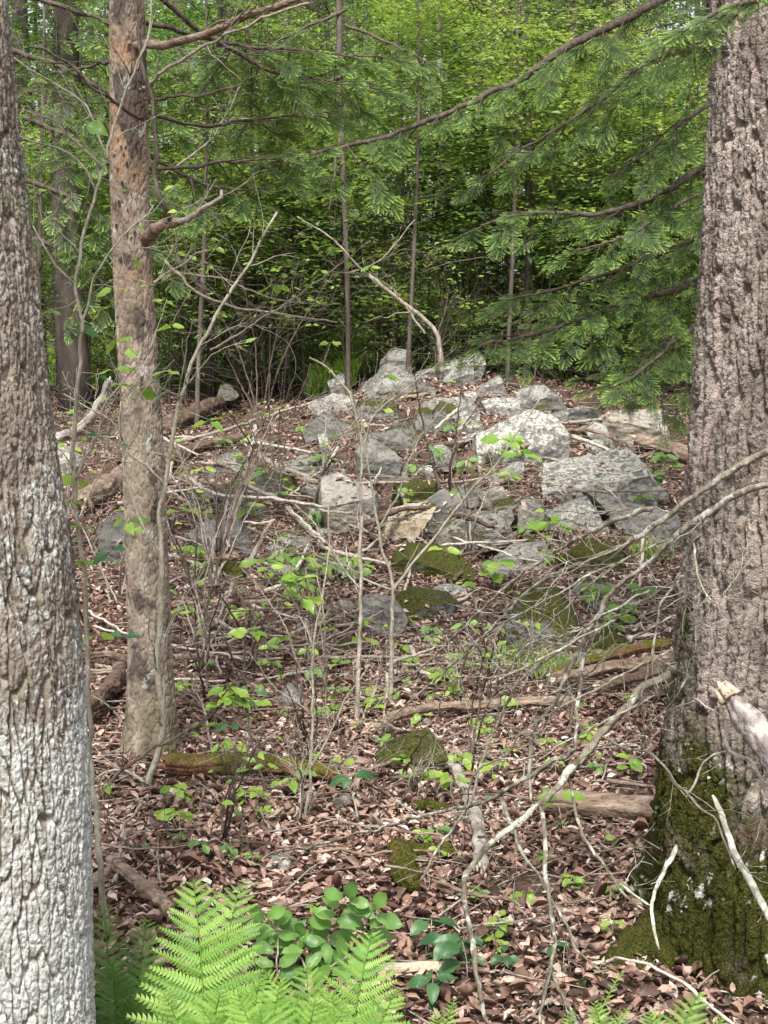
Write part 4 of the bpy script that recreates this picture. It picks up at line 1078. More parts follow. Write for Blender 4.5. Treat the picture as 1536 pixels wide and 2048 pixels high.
shrub('sapling', 'tall thin sapling rising beside the lichen-crusted trunk to the top edge',
      [([(213,1870,3.6),(195,1680,3.6),(186,1560),(178,1400),(172,1200),(160,1080),(150,960),(150,825),(163,680),(168,650),(150,570),(165,480),(193,385),(215,320),(240,215),(290,90),(310,-40)], 13, 4),
       ([(150,570),(100,515),(65,450)], 6, 3), ([(163,680),(175,605),(215,510),(310,410)], 6, 3), ([(193,385),(150,310),(60,280),(-20,255)], 5, 3), ([(215,320),(170,210),(55,135),(20,110)], 6, 3), ([(205,335),(115,250),(40,215)], 6, 3), ([(150,960),(190,880),(215,800),(300,700)], 6, 2)],
      [(172,248,44,3,'bright'),(225,575,36,3,'bright'),(212,618,46,2,'bright'),(237,680,54,2,'bright'),(125,655,60,2,'dark'),(195,750,36,2,'dark'),(205,870,34,2,'dark'),(230,890,32,1,'dark'),(160,965,46,2,'bright'),(140,1000,30,2,'bright'),(165,1050,40,3,'bright'),(165,1120,40,3,'bright'),(225,1100,36,3,'dark'),(190,1275,46,2,'bright'),(100,620,26,2,'bright'),(245,375,20,1,'bright'),(68,380,24,2,'bright'),(280,455,22,1,'bright'),(330,600,26,3,'bright'),(270,520,22,2,'bright'),(300,570,20,2,'bright')],
      3.9, tw=(9, 0.12, 0.42), extra_leaves=2, lsize=0.035)
shrub('sapling', 'upright grey sapling stem in front of the broad mossy mound, straighter of two',
      [([(712,1480),(718,1300),(722,1180),(722,1050),(722,900),(712,840),(700,790),(660,740),(620,715)], 11, 4), ([(722,1180),(690,1140),(640,1060),(590,1010)], 5, 2), ([(722,920),(740,850),(780,800),(860,740)], 5, 2)],
      [(700,1120,30,3,'bright'),(770,750,34,3,'bright'),(660,685,26,3,'bright'),(680,870,20,2,'bright'),(765,820,22,2,'bright')], 6.0, tw=(12, 0.15, 0.45))
shrub('sapling', 'crooked grey sapling right of the straighter stem, with one long arm reaching right',
      [([(782,1420),(783,1260),(785,1165),(765,1110),(757,1060),(748,1000),(735,920),(728,860),(700,780)], 10, 3), ([(786,1180),(800,1160),(855,1091),(935,990),(1000,918),(1080,795)], 7, 3), ([(757,1060),(790,1000),(815,930),(850,860),(900,800)], 5, 2)],
      [(890,1098,36,3,'bright'),(920,985,30,2,'bright'),(1040,905,38,4,'bright'),(820,1000,28,2,'bright')], 6.3, tw=(9, 0.15, 0.5))
shrub('sapling', 'thin dark sapling left of centre rising out of the oval-leaved shrub',
      [([(585,1830,4.3),(618,1765,4.3),(624,1690),(612,1640),(622,1537),(624,1418),(626,1299),(642,1204),(660,1100),(655,1010)], 10, 3), ([(622,1537),(655,1480),(690,1400),(740,1330)], 5, 2), ([(626,1299),(600,1220),(560,1150),(545,1080)], 4, 2)],
      [(700,1555,44,3,'dark'),(600,1150,40,4,'bright'),(640,1110,36,3,'bright'),(560,1155,40,4,'bright'),(600,1195,44,3,'bright'),(540,1130,34,3,'bright')], 4.7, tw=(11, 0.12, 0.4))
shrub('sapling', 'dark twiggy shrub stem bearing a leaf cluster over the leaf litter',
      [([(180,1655),(221,1565),(285,1513),(396,1450),(468,1386),(480,1360)], 9, 4), ([(575,1815),(560,1710),(545,1640),(523,1557),(499,1466),(491,1420),(470,1360)], 9, 4), ([(396,1450),(440,1400),(520,1300),(560,1220)], 4, 2)],
      [(470,1395,48,6,'bright'),(455,1370,40,4,'bright'),(500,1410,42,4,'bright'),(440,1408,34,3,'bright'),(465,1445,36,2,'dark'),(500,1385,40,2,'dark'),(590,1550,36,3,'bright'),(500,1265,36,4,'bright'),(465,1268,40,2,'bright'),(540,1290,30,3,'bright')], 4.9, mat='twig_dark', tw=(13, 0.12, 0.4))
shrub('sapling', 'pale leafless branch arching across the gap right of the tan trunk',
      [([(675,645),(560,628),(460,612),(395,585),(355,545),(330,520)], 4, 6), ([(280,592),(320,555),(360,530),(392,505),(420,500)], 5, 3), ([(330,348),(415,285),(470,200),(478,172)], 5, 3), ([(355,545),(450,560),(560,600),(680,610)], 4, 2), ([(420,700),(520,640),(640,560),(740,480)], 5, 2)],
      [(550,570,34,4,'bright'),(415,530,20,1,'bright'),(620,480,24,3,'bright'),(650,500,22,3,'bright'),(345,650,26,3,'bright')], 6.8, 'branch', 'twig', tw=(14, 0.15, 0.6), extra_leaves=4, lsize=0.05)
shrub('dead_tree', 'leaning dead sapling with pale peeling limbs behind the pile crest',
      [([(884,745),(880,700),(865,655),(800,600),(735,548)], 11, 6), ([(850,668),(800,600),(740,555),(660,475),(595,435)], 5, 3), ([(700,545),(760,520),(830,440)], 3, 2)],
      [(740,535,26,3,'bright'),(640,540,24,2,'bright')], 13.5, 'dead tree', 'twig', tw=(6, 0.3, 0.8))
shrub('shrub', 'low twiggy bush at the foot of the saplings beside the tallest fern',
      [([(345,1860),(352,1800),(370,1740),(385,1690)], 14, 5), ([(330,1870),(320,1800),(300,1730),(250,1680),(200,1640)], 9, 4), ([(350,1850),(385,1790),(430,1740),(540,1690)], 8, 3)],
      [(225,1740,36,2,'bright'),(208,1735,34,2,'bright'),(280,1690,24,2,'dark')], 4.3, 'shrub', 'twig_dark', tw=(11, 0.1, 0.35))

# fine brush thicket behind the saplings: many bare stems, several separate bushes
for i, (px, py, hh, n) in enumerate([(430,1180,420,6),(560,1010,300,5),(120,1150,420,5),(340,760,340,5),(620,1330,260,4),(980,1420,240,4),(870,760,300,4),(1240,760,260,4),(230,1210,400,5),(520,860,380,5),(700,760,330,5),(450,1690,260,4)]):
    g = ground(px, py); d = g[1]
    sts = []
    for q in range(n):
        a = rng.uniform(-0.6, 0.6); h1 = hh * rng.uniform(0.5, 1.0)
        sts.append(([(px + rng.uniform(-8, 8), py), (px + a * h1 * 0.35 + rng.uniform(-12, 12), py - h1 * 0.5, d + rng.uniform(-.3, .3)), (px + a * h1 * 1.0 + rng.uniform(-20, 20), py - h1, d + rng.uniform(-.5, .3))], max(4.0, 28 / d), 1.8))
    spot = ['below the shadowed dark stone', 'left of the flat mossy-edged slab', 'behind the lichen-crusted trunk low down', 'behind the tan trunk near the crest', 'left of the angular blue-grey boulder', 'beside the forked bleached branch', 'behind the topmost boulder', 'under the lowest hemlock sprays', 'between the two left trunks', 'near the upper rotten log', 'at the crest left of the topmost boulder', 'above the tallest fern'][i]
    shrub('bush', 'bare twiggy bush with few small leaves ' + spot, sts, [], d, 'bush', ('twig', 'twig_dark')[i % 2] if d < 11 else 'twig_dark', tw=(8, 0.10 * d / 5, 0.5 * d / 6), extra_leaves=3 if d < 11 else 7, lsize=0.05 if d < 11 else 0.075)

for i in range(30):
    px, py = rng.uniform(340, 1060), rng.uniform(1000, 1660)
    g = ground(px, py); d = g[1]; hh = rng.uniform(140, 380); sts = []
    for q in range(int(rng.integers(1, 4))):
        a = rng.uniform(-0.5, 0.5); h1 = hh * rng.uniform(0.6, 1.0)
        sts.append(([(px + rng.uniform(-6, 6), py + 4), (px + a * h1 * 0.35 + rng.uniform(-14, 14), py - h1 * 0.5, d + rng.uniform(-.3, .3)), (px + a * h1 + rng.uniform(-25, 25), py - h1, d + rng.uniform(-.4, .3))], rng.uniform(4, 7), 1.8))
    lab = where(px, py, ('dark', 'grey')[i % 2], 'leafless twiggy stem' if len(sts) == 1 else 'leafless twiggy bush', 10)
    shrub('bush', lab or 'bare twiggy stem standing on the leafy slope', sts, [], d, 'bush', ('twig_dark', 'twig')[i % 2], tw=(7, 0.12, 0.45), extra_leaves=i % 3, lsize=0.05)

# ------------------------------------------------------------------ lichened dead limbs in front of the massive trunk
def dead_limb(name, label, branches, cat='dead limb', mat='lichen_branch', tw=9, wmul=0.72):
    roots = None
    for i, (pts, w0, w1) in enumerate(branches):
        Q = [P(*p) for p in pts]; d = pts[0][2]
        path = spline(Q, 0.014, wob=0.006, seed=pts[0][0] + i)
        if roots is None: roots = thing(name, path[-1], label, cat)
        a = Acc(); k = len(path)
        rr = np.linspace(w0, w1, k) * wmul * m_per_px(d) / 2
        rr = rr * (1 + 0.16 * vn2(np.arange(k) * 0.5, np.full(k, i * 3.3), 8))
        dist = np.minimum(np.arange(k), np.arange(k)[::-1]) * 0.014
        rr = rr * np.clip(0.35 + dist / (3.0 * rr.max() + 1e-6), 0.35, 1)
        V, T = tube(path, rr, 14, 0.5, i * 2.1 + pts[0][0], True, 0.3); a.add(V, T)
        if tw: twigs(a, path, rr[-1] * 0.8, tw, 0.06, 0.28, 2, (0.4, 1.1), step=0.02)
        V, T, _ = a.get(); build('branch', V, T, MAT[mat], roots)
    return roots

dead_limb('dead_limb', 'thick lichen-crusted dead limb slanting down from the massive trunk to the ferns',
  [([(1460,1290,4.1),(1390,1318,3.95),(1325,1355,3.65),(1283,1380,3.6),(1221,1447,3.55),(1179,1497,3.5),(1075,1613,3.45),(992,1676,3.4),(950,1722,3.4),(928,1765,3.35),(938,1840,3.3),(953,1935,3.2),(975,2060,3.15)], 27, 9),
   ([(1150,1498,3.5),(1067,1547,3.6),(992,1592,3.7),(933,1613,3.8),(867,1626,3.9),(783,1651,4.0),(700,1672,4.1),(620,1694,4.2),(543,1708,4.3),(480,1750,4.4)], 14, 6),
   ([(1080,1610,3.45),(1088,1650,3.42),(1092,1760,3.35),(1106,1850,3.3),(1108,1900,3.25),(1090,1985,3.2),(1076,2070,3.15)], 12, 9),
   ([(1104,1945,3.25),(1130,2000,3.2),(1165,2065,3.15)], 12, 9),
   ([(1000,1590,3.7),(1025,1655,3.6),(1054,1722,3.55),(1088,1765,3.5),(1133,1850,3.4),(1158,1905,3.35),(1208,1945,3.3)], 11, 5),
   ([(1137,1550,3.5),(1158,1655,3.45),(1212,1738,3.35),(1250,1790,3.25),(1288,1818,3.2)], 10, 6),
   ([(1200,1470,3.52),(1253,1500,3.4),(1303,1507,3.3),(1373,1590,3.2),(1433,1645,3.15),(1473,1740,3.1)], 9, 4),
   ([(1284,1508,3.35),(1290,1480,3.3),(1308,1440,3.25),(1388,1400,3.2)], 6, 4),
   ([(1150,1500,3.5),(1155,1420,3.6),(1160,1355,3.65),(1172,1275,3.7)], 11, 12)])
dead_limb('dead_limb', 'tangle of long pale dead branches fanning left from the massive trunk',
  [([(1580,880,3.2),(1440,955,3.3),(1345,1025,3.4),(1262,1083,3.5),(1180,1120,3.7),(1075,1169,3.9),(960,1280,4.2),(840,1385,4.5),(690,1515,4.8)], 17, 5),
   ([(1310,1015,3.45),(1203,1052,3.6),(1172,1069,3.65),(1089,1117,3.9),(1017,1169,4.1),(940,1240,4.3),(860,1320,4.5),(760,1410,4.7)], 13, 5),
   ([(1600,960,3.15),(1480,985,3.25),(1361,1069,3.4),(1289,1132,3.5),(1232,1175,3.55),(1195,1232,3.6),(1172,1275,3.65),(1135,1345,3.7),(1108,1405,3.75),(1071,1455,3.8),(1060,1505,3.8),(1062,1600,3.7)], 20, 9),
   ([(1400,1070,3.2),(1387,1089,3.25),(1361,1146,3.3),(1321,1218,3.35),(1304,1318,3.4),(1272,1432,3.45)], 8, 5),
   ([(1387,1085,3.2),(1395,1160,3.15),(1430,1200,3.1),(1500,1120,3.1)], 6, 3),
   ([(1180,1255,3.6),(1120,1300,3.7),(1046,1355,3.8),(1017,1405,3.85),(988,1463,3.9),(958,1538,3.9),(942,1605,3.9),(900,1663,3.9),(838,1762,3.9)], 11, 6),
   ([(1262,1083,3.5),(1130,1150,3.6),(1090,1195,3.65),(1086,1240,3.7)], 6, 3),
   ([(1345,1025,3.4),(1290,1015,3.5),(1200,1025,3.7),(1100,1020,3.9)], 5, 3)] + [
    ([(x0, y0, 3.5), (x0 - 90 - 20 * k, y0 + 55 + 9 * k, 3.6), (x0 - 190 - 24 * k, y0 + 130 + 25 * (k % 3), 3.8), (x0 - 290 - 14 * k, y0 + 250 + 30 * (k % 4), 4.0)], 6, 3)
     for k, (x0, y0) in enumerate([(1370,1150),(1352,1230),(1330,1080),(1300,1180),(1340,1300),(1262,1110),(1230,1240),(1310,1390)])], mat='lichen_tan', tw=13, wmul=0.78)
dead_limb('broken_limb', 'thick broken grey limb with a pale splintered end in front of the massive trunk',
  [([(1452,1385,3.05),(1500,1445,3.0),(1545,1520,2.95),(1600,1600,2.9)], 50, 66)], 'broken limb', 'bark_stub', 0, 1.0)
_b = [o for o in bpy.data.objects if o.name.startswith('broken_limb')][0]
a_ = Acc()
for q in range(7):
    c0 = P(1450, 1383, 3.05); ax = norm(P(1440, 1368, 3.06) - P(1500, 1445, 3.0)); s = norm(np.cross(ax, rdir())) * 0.014
    V, T = tube(np.array([c0 + s - ax * 0.02, c0 + s + ax * rng.uniform(0.005, 0.03)]), [0.014, 0.004], 5); a_.add(V, T)
V, T, _ = a_.get(); build('splintered_end', V, T, MAT['wood_pale'], _b)
dead_limb('lichen_twig', 'white lichen-covered limb running down over the mossy base of the massive trunk',
  [([(1425,1590,3.35),(1440,1630,3.33),(1468,1700,3.28),(1508,1775,3.2),(1545,1850,3.1)], 15, 20)], 'dead limb', 'lichen_white', 2)
dead_limb('lichen_twig', 'forked white lichen twig against the mossy base of the massive trunk',
  [([(1352,1690,3.4),(1325,1750,3.32),(1302,1812,3.22),(1308,1850,3.2),(1320,1900,3.18)], 14, 7), ([(1302,1812,3.22),(1270,1790,3.25),(1240,1765,3.3)], 7, 5)], 'dead limb', 'lichen_white', 1)
dead_limb('lichen_twig', 'thin bent bleached twig hanging below the broken grey limb',
  [([(1450,1440,3.1),(1460,1500,3.08),(1508,1530,3.05),(1540,1600,3.0)], 9, 6), ([(1375,1592,3.2),(1413,1520,3.15),(1455,1500,3.1)], 6, 4), ([(1385,1395,3.15),(1440,1430,3.1),(1488,1465,3.05),(1545,1515,3.0)], 5, 4)], 'dead limb', 'twig_pale', 2)
dead_limb('dead_twig', 'pale curved twig arching over the mossy roots above the lowest fern',
  [([(1208,1925,3.15),(1248,1917,3.1),(1308,1935,3.05),(1368,1965,3.0),(1418,2010,2.95),(1480,2060,2.9)], 7, 8), ([(1276,1924,3.08),(1274,1912,3.08)], 5, 3)], 'dead limb', 'twig_pale', 0)

# ------------------------------------------------------------------ seedlings
def seedling(px, py, size, n, tone, label, group=None, h=None):
    g = ground(px, py + size * 0.5)
    d = g[1]; s = size * m_per_px(d)
    hh = h if h else s * rng.uniform(0.8, 1.6)
    t = thing('seedling', g, label, 'seedling', group)
    top = g + np.array([rng.normal(0, .15) * hh, rng.normal(0, .1) * hh, hh])
    path = spline([g - [0, 0, 0.01], (g + top) / 2 + rdir(0.06 * hh), top], n=6)
    V, T = tube(path, np.linspace(0.0022, 0.0014, 6), 5); build('stem', V, T, MAT['stem'], t)
    leaf_cluster(t, top, s, n, tone, 0.7)
    if n > 4: leaf_cluster(t, path[3], s * 0.9, 2, tone, 0.7)

SEED = [(400,1115,38,6,'bright','bright seedling right of the tan trunk below the black hollow'),
 (380,1110,32,4,'bright','pale green seedling touching the tan trunk at mid height'),
 (480,1035,34,5,'bright','yellow-green seedling on the dark mossy ledge'),
 (540,1160,44,6,'bright','broad-leaved seedling at left of the leafy clump in mid ground'),
 (600,1190,48,5,'bright','largest broad-leaved seedling in the leafy clump in mid ground'),
 (650,1150,36,5,'bright','serrated-leaved seedling at right of the leafy clump in mid ground'),
 (680,1135,32,5,'bright','small seedling beside the straighter sapling stem'),
 (990,1160,44,5,'bright','bright seedling between the mossy mound and the mossy boulder'),
 (1105,1085,44,6,'bright','bright seedling in front of the smooth flat grey slab'),
 (1110,1135,34,4,'bright','lower bright seedling in front of the smooth flat grey slab'),
 (1010,920,40,6,'bright','bright seedling at the foot of the large pale boulder'),
 (1330,945,36,6,'shrub','bluish-green leafy plant beside the flat-topped slab'),
 (1310,965,34,5,'shrub','bluish-green plant lower beside the flat-topped slab'),
 (1190,1215,36,6,'bright','fresh green plant right of the large mossy boulder'),
 (1240,1235,34,5,'bright','yellow-green seedling under the lichened dead limb'),
 (930,950,26,5,'shrub','pale little plant between the slate peak and pale boulder'),
 (880,925,26,6,'shrub','pale green plant on leaves right of the triangular rock'),
 (900,870,22,5,'shrub','whitish-green plant above the low pale stone'),
 (830,1595,40,3,'bright','three-leaved seedling above the moss hummock'),
 (910,1590,42,4,'bright','wide-leaved seedling beside the birch-like log'),
 (920,1535,38,6,'bright','leafy seedling at the upper end of the birch-like log'),
 (990,1560,32,6,'bright','light green seedling among the lichened dead branches'),
 (990,1425,42,3,'bright','single bright seedling above the long slender pole'),
 (780,1510,34,4,'bright','seedling growing in front of the mossy dark rock'),
 (810,1550,28,5,'bright','low seedling at the foot of the mossy dark rock'),
 (1130,1650,54,3,'bright','glossy green drooping leaves in front of the split log'),
 (1265,1545,34,5,'bright','seedling right of the lichened limb near the massive trunk'),
 (1210,1550,28,4,'shrub','small dull green plant near the massive trunk'),
 (335,1610,34,4,'bright','small seedling below the crumbling mossy log'),
 (370,1605,30,4,'bright','twin-leaved seedling below the crumbling mossy log'),
 (365,1660,52,4,'bright','broad-leaved plant right of the twiggy bush'),
 (500,1450,24,4,'bright','tiny seedling in leaves below the twig cluster'),
 (560,1290,34,4,'bright','seedling amid sticks left of the angular blue-grey boulder'),
 (490,1255,40,4,'bright','pointed-leaved seedling by the short brown log'),
 (720,1300,30,3,'bright','seedling at the foot of the angular blue-grey boulder'),
 (740,1420,34,5,'bright','low seedling between the two grey sapling stems'),
 (800,1395,28,4,'bright','seedling right of the crooked grey sapling'),
 (890,1380,38,5,'bright','spreading seedling below the forked bleached branch'),
 (870,1360,24,5,'bright','tiny plant at the forked bleached branch'),
 (960,1810,30,4,'shrub','small plant in leaves right of the lowest lichened branch'),
 (1000,1870,30,5,'bright','yellowish seedling between the two lowest lichened branches'),
 (1215,1800,34,5,'bright','seedling beside the massive trunk on open leaves'),
 (1130,1780,32,5,'bright','low seedling in open leaves between dead branches'),
 (990,1895,34,5,'bright','seedling right of the dark green ground plant'),
 (1220,1880,32,5,'bright','seedling at the edge of the mossy roots'),
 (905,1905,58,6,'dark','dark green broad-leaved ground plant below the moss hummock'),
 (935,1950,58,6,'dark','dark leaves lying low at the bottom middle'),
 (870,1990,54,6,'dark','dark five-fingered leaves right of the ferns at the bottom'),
 (1010,1930,46,5,'dark','dark green plant between the lowest lichened branches'),
 (1120,1925,40,4,'dark','dull green plant left of the mossy roots'),
 (855,1890,50,4,'dark','dark leafed plant in front of the open leaves')]
for s in SEED: seedling(*s)
for i in range(120):
    px, py = rng.uniform(330, 1290), rng.uniform(870, 1850)
    sz_, nl_ = rng.uniform(15, 32), int(rng.integers(3, 6))
    seedling(px, py, sz_, nl_, ('bright', 'shrub', 'bright')[i % 3], where(px, py, ('tiny ' if sz_ < 22 else 'small ') + ('bright green', 'dull green', 'fresh green')[i % 3], 'seedling') or 'tiny green seedling poking through the dead leaves', 'tiny seedlings in the leaf litter')

# oval-leaved shrub behind the ferns
def oval_shrub(label, base, stems, d, size):
    t = thing('shrub', P(base[0], base[1], d), label, 'shrub')
    for pts in stems:
        path = spline([P(base[0], base[1], d)] + [P(x, y, d + rng.uniform(-.12, .12)) for x, y in pts], 0.02, wob=0.006, seed=pts[0][0])
        V, T = tube(path, np.linspace(0.004, 0.0015, len(path)), 6); build('stem', V, T, MAT['stem'], t)
        tn = np.gradient(path, axis=0)
        for i in range(int(len(path) * 0.35), len(path), 2):
            for s in (-1, 1):
                side = norm(np.cross(tn[i], [0, 1, 0])) * s
                y = norm(side + norm(tn[i]) * 0.5 + np.array([0, rng.uniform(-.4, .2), rng.uniform(-.2, .2)]))
                leaf_at(t, 'shrub', path[i], y, norm([rng.normal(0, .3), -0.8, 0.7]), size * rng.uniform(0.75, 1.15) * m_per_px(d))
        leaf_at(t, 'shrub', path[-1], norm(tn[-1]), norm([0, -0.9, 0.6]), size * m_per_px(d))
oval_shrub('leafy shrub with oval mid-green leaves right of the tallest fern', (640, 2060), [[(620,1960),(575,1880),(530,1840)], [(650,1960),(660,1880),(690,1800)], [(680,1970),(720,1880),(745,1820)], [(640,1970),(600,1900),(600,1870)]], 3.5, 52)
oval_shrub('small oval-leaved plant between the two shorter ferns', (560, 2080), [[(560,2000),(555,1930),(560,1860)], [(600,2010),(640,1950),(700,1910)]], 3.4, 50)

# ------------------------------------------------------------------ grass tuft and background grass
def blades(cx, cy, n, rad, h, w, bend):
    a = Acc()
    for i in range(n):
        x, y = cx + rng.normal(0, rad), cy + rng.normal(0, rad)
        th = rng.uniform(0, 6.28); L = h * rng.uniform(0.5, 1.15); b = bend * rng.uniform(0.4, 1.3)
        t = np.linspace(0, 1, 5); dr = np.array([math.cos(th), math.sin(th), 0]); sd = np.array([-dr[1], dr[0], 0])
        c = np.array([x, y, float(hgt(x, y))]) + dr * (b * L * t ** 2)[:, None] + np.array([0, 0, 1]) * (L * (t - 0.35 * b * t ** 2))[:, None]
        ww = (w * (1 - t ** 1.5) + 0.0004)[:, None] * sd
        V = np.concatenate([c - ww, c + ww]); T = []
        for k in range(4): T += [(k, k + 5, k + 6), (k, k + 6, k + 1)]
        a.add(V, np.array(T), rng.uniform(0, 1))
    return a.get()
for (px, py, lab) in ((1090, 1352, 'dense tuft of fine green grass below the large mossy boulder'), (1010, 1345, 'sparse thin grass tuft left of the dense grass tuft'), (1300, 1120, 'thin grass tuft behind the pale dead branches')):
    g = ground(px, py)
    n = 170 if px == 1090 else 70
    V, T, A = blades(g[0], g[1], n, 0.07, 0.19, 0.0022, 1.1)
    t = thing('grass_tuft', g, lab, 'grass tuft')
    build('blades', V, T, MAT['grass'], t, attrs={'rnd': A})

def back_grass():
    N = 90000
    y = 15.5 + rng.beta(0.55, 1.9, N) * 60; x = rng.uniform(-0.5, 0.5, N) * (0.62 * y + 2)
    keep = (vn2(x * 0.7, y * 0.4, 41) + 0.4 * vn2(x * 2.2, y * 1.5, 43) > -0.15) & ~((x > -0.3) & (x < 3.5) & (y < 17.0)); x, y = x[keep], y[keep]; N = len(x)
    h = rng.uniform(0.12, 0.55, N) * np.clip(0.6 + 0.5 * vn2(x * 0.8, y * 0.8, 12), 0.2, 1.2); th = rng.uniform(0, 6.28, N)
    w = 0.004 + y * 0.00045
    dx, dy = np.cos(th), np.sin(th)
    z = hgt(x, y)
    b = np.stack([x, y, z], -1); s = np.stack([-dy, dx, 0 * dx], -1) * w[:, None]
    mid = b + np.stack([dx * h * 0.15, dy * h * 0.15, h * 0.6], -1); tip = b + np.stack([dx * h * 0.55, dy * h * 0.55, h * 0.95], -1)
    V = np.stack([b - s * .5, b + s * .5, mid + s, tip, mid - s], 1).reshape(-1, 3)
    T = (np.arange(N)[:, None, None] * 5 + np.array([[0, 1, 2], [0, 2, 4], [4, 2, 3]])[None]).reshape(-1, 3)
    o = build('undergrowth', V, T, MAT['grass'], smooth=False, attrs={'rnd': np.repeat(rng.uniform(0, 1, N), 5)}, origin=(0, 0, 0))
    tag(o, 'bright green grass and fern undergrowth behind the rock pile', 'undergrowth', kind='stuff')
back_grass()

# ------------------------------------------------------------------ ferns
def pinna_mesh(seed, mat):
    """one leaflet of a frond: axis with toothed lobes on both sides, length 1 along +Y"""
    r = np.random.default_rng(seed); V, T = [], []
    n = 15
    for i in range(n):
        t = 0.03 + 0.95 * i / n; L = 0.145 * (1 - t) ** 0.7 * (0.75 + 0.5 * min(1, t * 6)) + 0.012; wd = 0.5 * 0.95 / n
        for s in (-1, 1):
            k = len(V); jx = r.uniform(0.9, 1.1); dz = -0.03 * t * t
            V += [(0, t - wd, dz), (0, t + wd * 0.95, dz), (s * L * .5 * jx, t + wd * 0.95, dz - 0.012), (s * L * jx, t + wd * 1.3 * jx, dz - 0.03), (s * L * .55 * jx, t - wd * 0.35, dz - 0.014)]
            f = [(k, k + 1, k + 2), (k, k + 2, k + 4), (k + 4, k + 2, k + 3)]
            T += [(a, c, b) if s > 0 else (a, b, c) for a, b, c in f]
    V2, T2 = tube(np.array([[0, -0.01, 0], [0, 0.5, -0.004], [0, 1, -0.03]]), [0.007, 0.005, 0.001], 4)
    T = np.concatenate([np.array(T), T2 + len(V)])
    return mesh_np('pinna', np.concatenate([np.array(V), V2]), T, MAT[mat], smooth=False)
PINNA = {'fern': [pinna_mesh(i, 'fern') for i in range(3)], 'fern_dark': [pinna_mesh(i + 9, 'fern_dark') for i in range(2)]}

def frond(plant, base, tip, hw, d, mat='fern', lean=0.10, npair=18, face=0.0):
    """base/tip pixels, hw half width px"""
    b, tp = P(base[0], base[1], d), P(tip[0], tip[1], d + lean)
    mid = (b + tp) / 2 + np.array([rng.normal(0, .012), 0.02, 0])
    path = spline([b, mid, tp, tp + (tp - mid) * 0.02 + np.array([0, -0.015, 0])], n=40)
    V, T = tube(path, np.linspace(0.0030, 0.0007, len(path)), 5)
    f = build('frond', V, T, MAT[mat], plant)
    tn = np.gradient(path, axis=0)
    ax = norm(tp - b); nrm = norm([face, -1.0, 0.25])
    for i in range(npair):
        t = 0.14 + 0.855 * (i / (npair - 1)) ** 0.9
        k = t * (len(path) - 1); k0 = min(int(k), len(path) - 2); p = path[k0] + (path[k0 + 1] - path[k0]) * (k - k0)
        u = (t - 0.14) / 0.86
        L = 1.2 * hw * m_per_px(d) * (min(1.0, 0.70 + u * 1.3)) * (1 - u) ** 0.78 + 0.006
        for s in (-1, 1):
            side = norm(np.cross(ax, nrm)) * s
            up = 0.30 + 0.55 * u + rng.normal(0, .05)
            y = norm(side + ax * up + nrm * rng.uniform(-0.05, 0.22) + np.array([0, 0, -0.06]))
            z = norm(nrm + np.array([rng.normal(0, .25), 0, 0.45 + rng.normal(0, .3)]))
            me = PINNA[mat][int(rng.integers(len(PINNA[mat])))]
            link('pinna', me, f, mat4(frame(y, z), p + ax * 0.003 * s, L * rng.uniform(0.92, 1.06)))

def fern(label, base, fronds, d, mat='fern'):
    g = P(base[0], base[1], d); g[2] = float(hgt(g[0], g[1]))
    t = thing('fern', g, label, 'fern')
    bp = (base[0], HOR + (CAM_Z - g[2]) / d * F_PX)
    for tip, hw, dd, lean in fronds:
        frond(t, (bp[0] + (tip[0] - bp[0]) * 0.12, bp[1]), tip, hw, d + dd, mat, lean)
fern('tallest bright green fern, its frond rising highest beside the oval-leaved shrub', (400, 0), [((388, 1768), 165, 0, 0.06), ((478, 1778), 150, 0.10, 0.10), ((440, 1985), 110, -0.15, -0.10), ((520, 1960), 100, -0.10, -0.06), ((330, 1990), 90, -.12, -.1)], 3.0)
fern('feathery yellow-green fern left of the short pale log', (690, 0), [((742, 1872), 145, 0, 0.06), ((613, 1938), 115, 0.05, 0.0), ((535, 1950), 85, 0.05, -0.05), ((665, 1990), 90, -0.1, -0.1), ((790, 1985), 90, -0.05, -0.05)], 2.9)
fern('low spreading fern fronds along the bottom edge between the two taller ferns', (560, 0), [((560, 1965), 95, -0.1, -0.02), ((478, 1995), 95, -0.15, -0.05), ((630, 2000), 90, -0.15, -0.05), ((520, 2020), 90, -0.2, -0.05), ((690, 2015), 85, -0.2, -0.05), ((410, 2025), 85, -0.2, -0.05)], 2.9)
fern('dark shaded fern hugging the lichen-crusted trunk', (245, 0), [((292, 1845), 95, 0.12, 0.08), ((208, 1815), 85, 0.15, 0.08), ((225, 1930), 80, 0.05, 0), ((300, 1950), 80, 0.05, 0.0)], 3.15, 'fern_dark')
fern('bright fern tip at the bottom edge in front of the mossy roots', (1330, 0), [((1395, 1992), 90, 0, 0.0), ((1300, 2030), 70, 0, 0), ((1440, 2040), 60, 0, 0)], 2.9)
fern('pale green fern tips left of the mossy roots at the bottom', (1180, 0), [((1190, 2012), 50, 0, 0.0), ((1250, 2025), 45, 0, 0), ((1140, 2030), 40, 0, 0), ((1240, 1948), 26, .1, 0)], 3.0)
fern('small bright fern tip between ferns and lichened branches at the bottom', (890, 0), [((905, 2008), 45, 0, 0.0), ((870, 2030), 40, 0, 0)], 2.95)

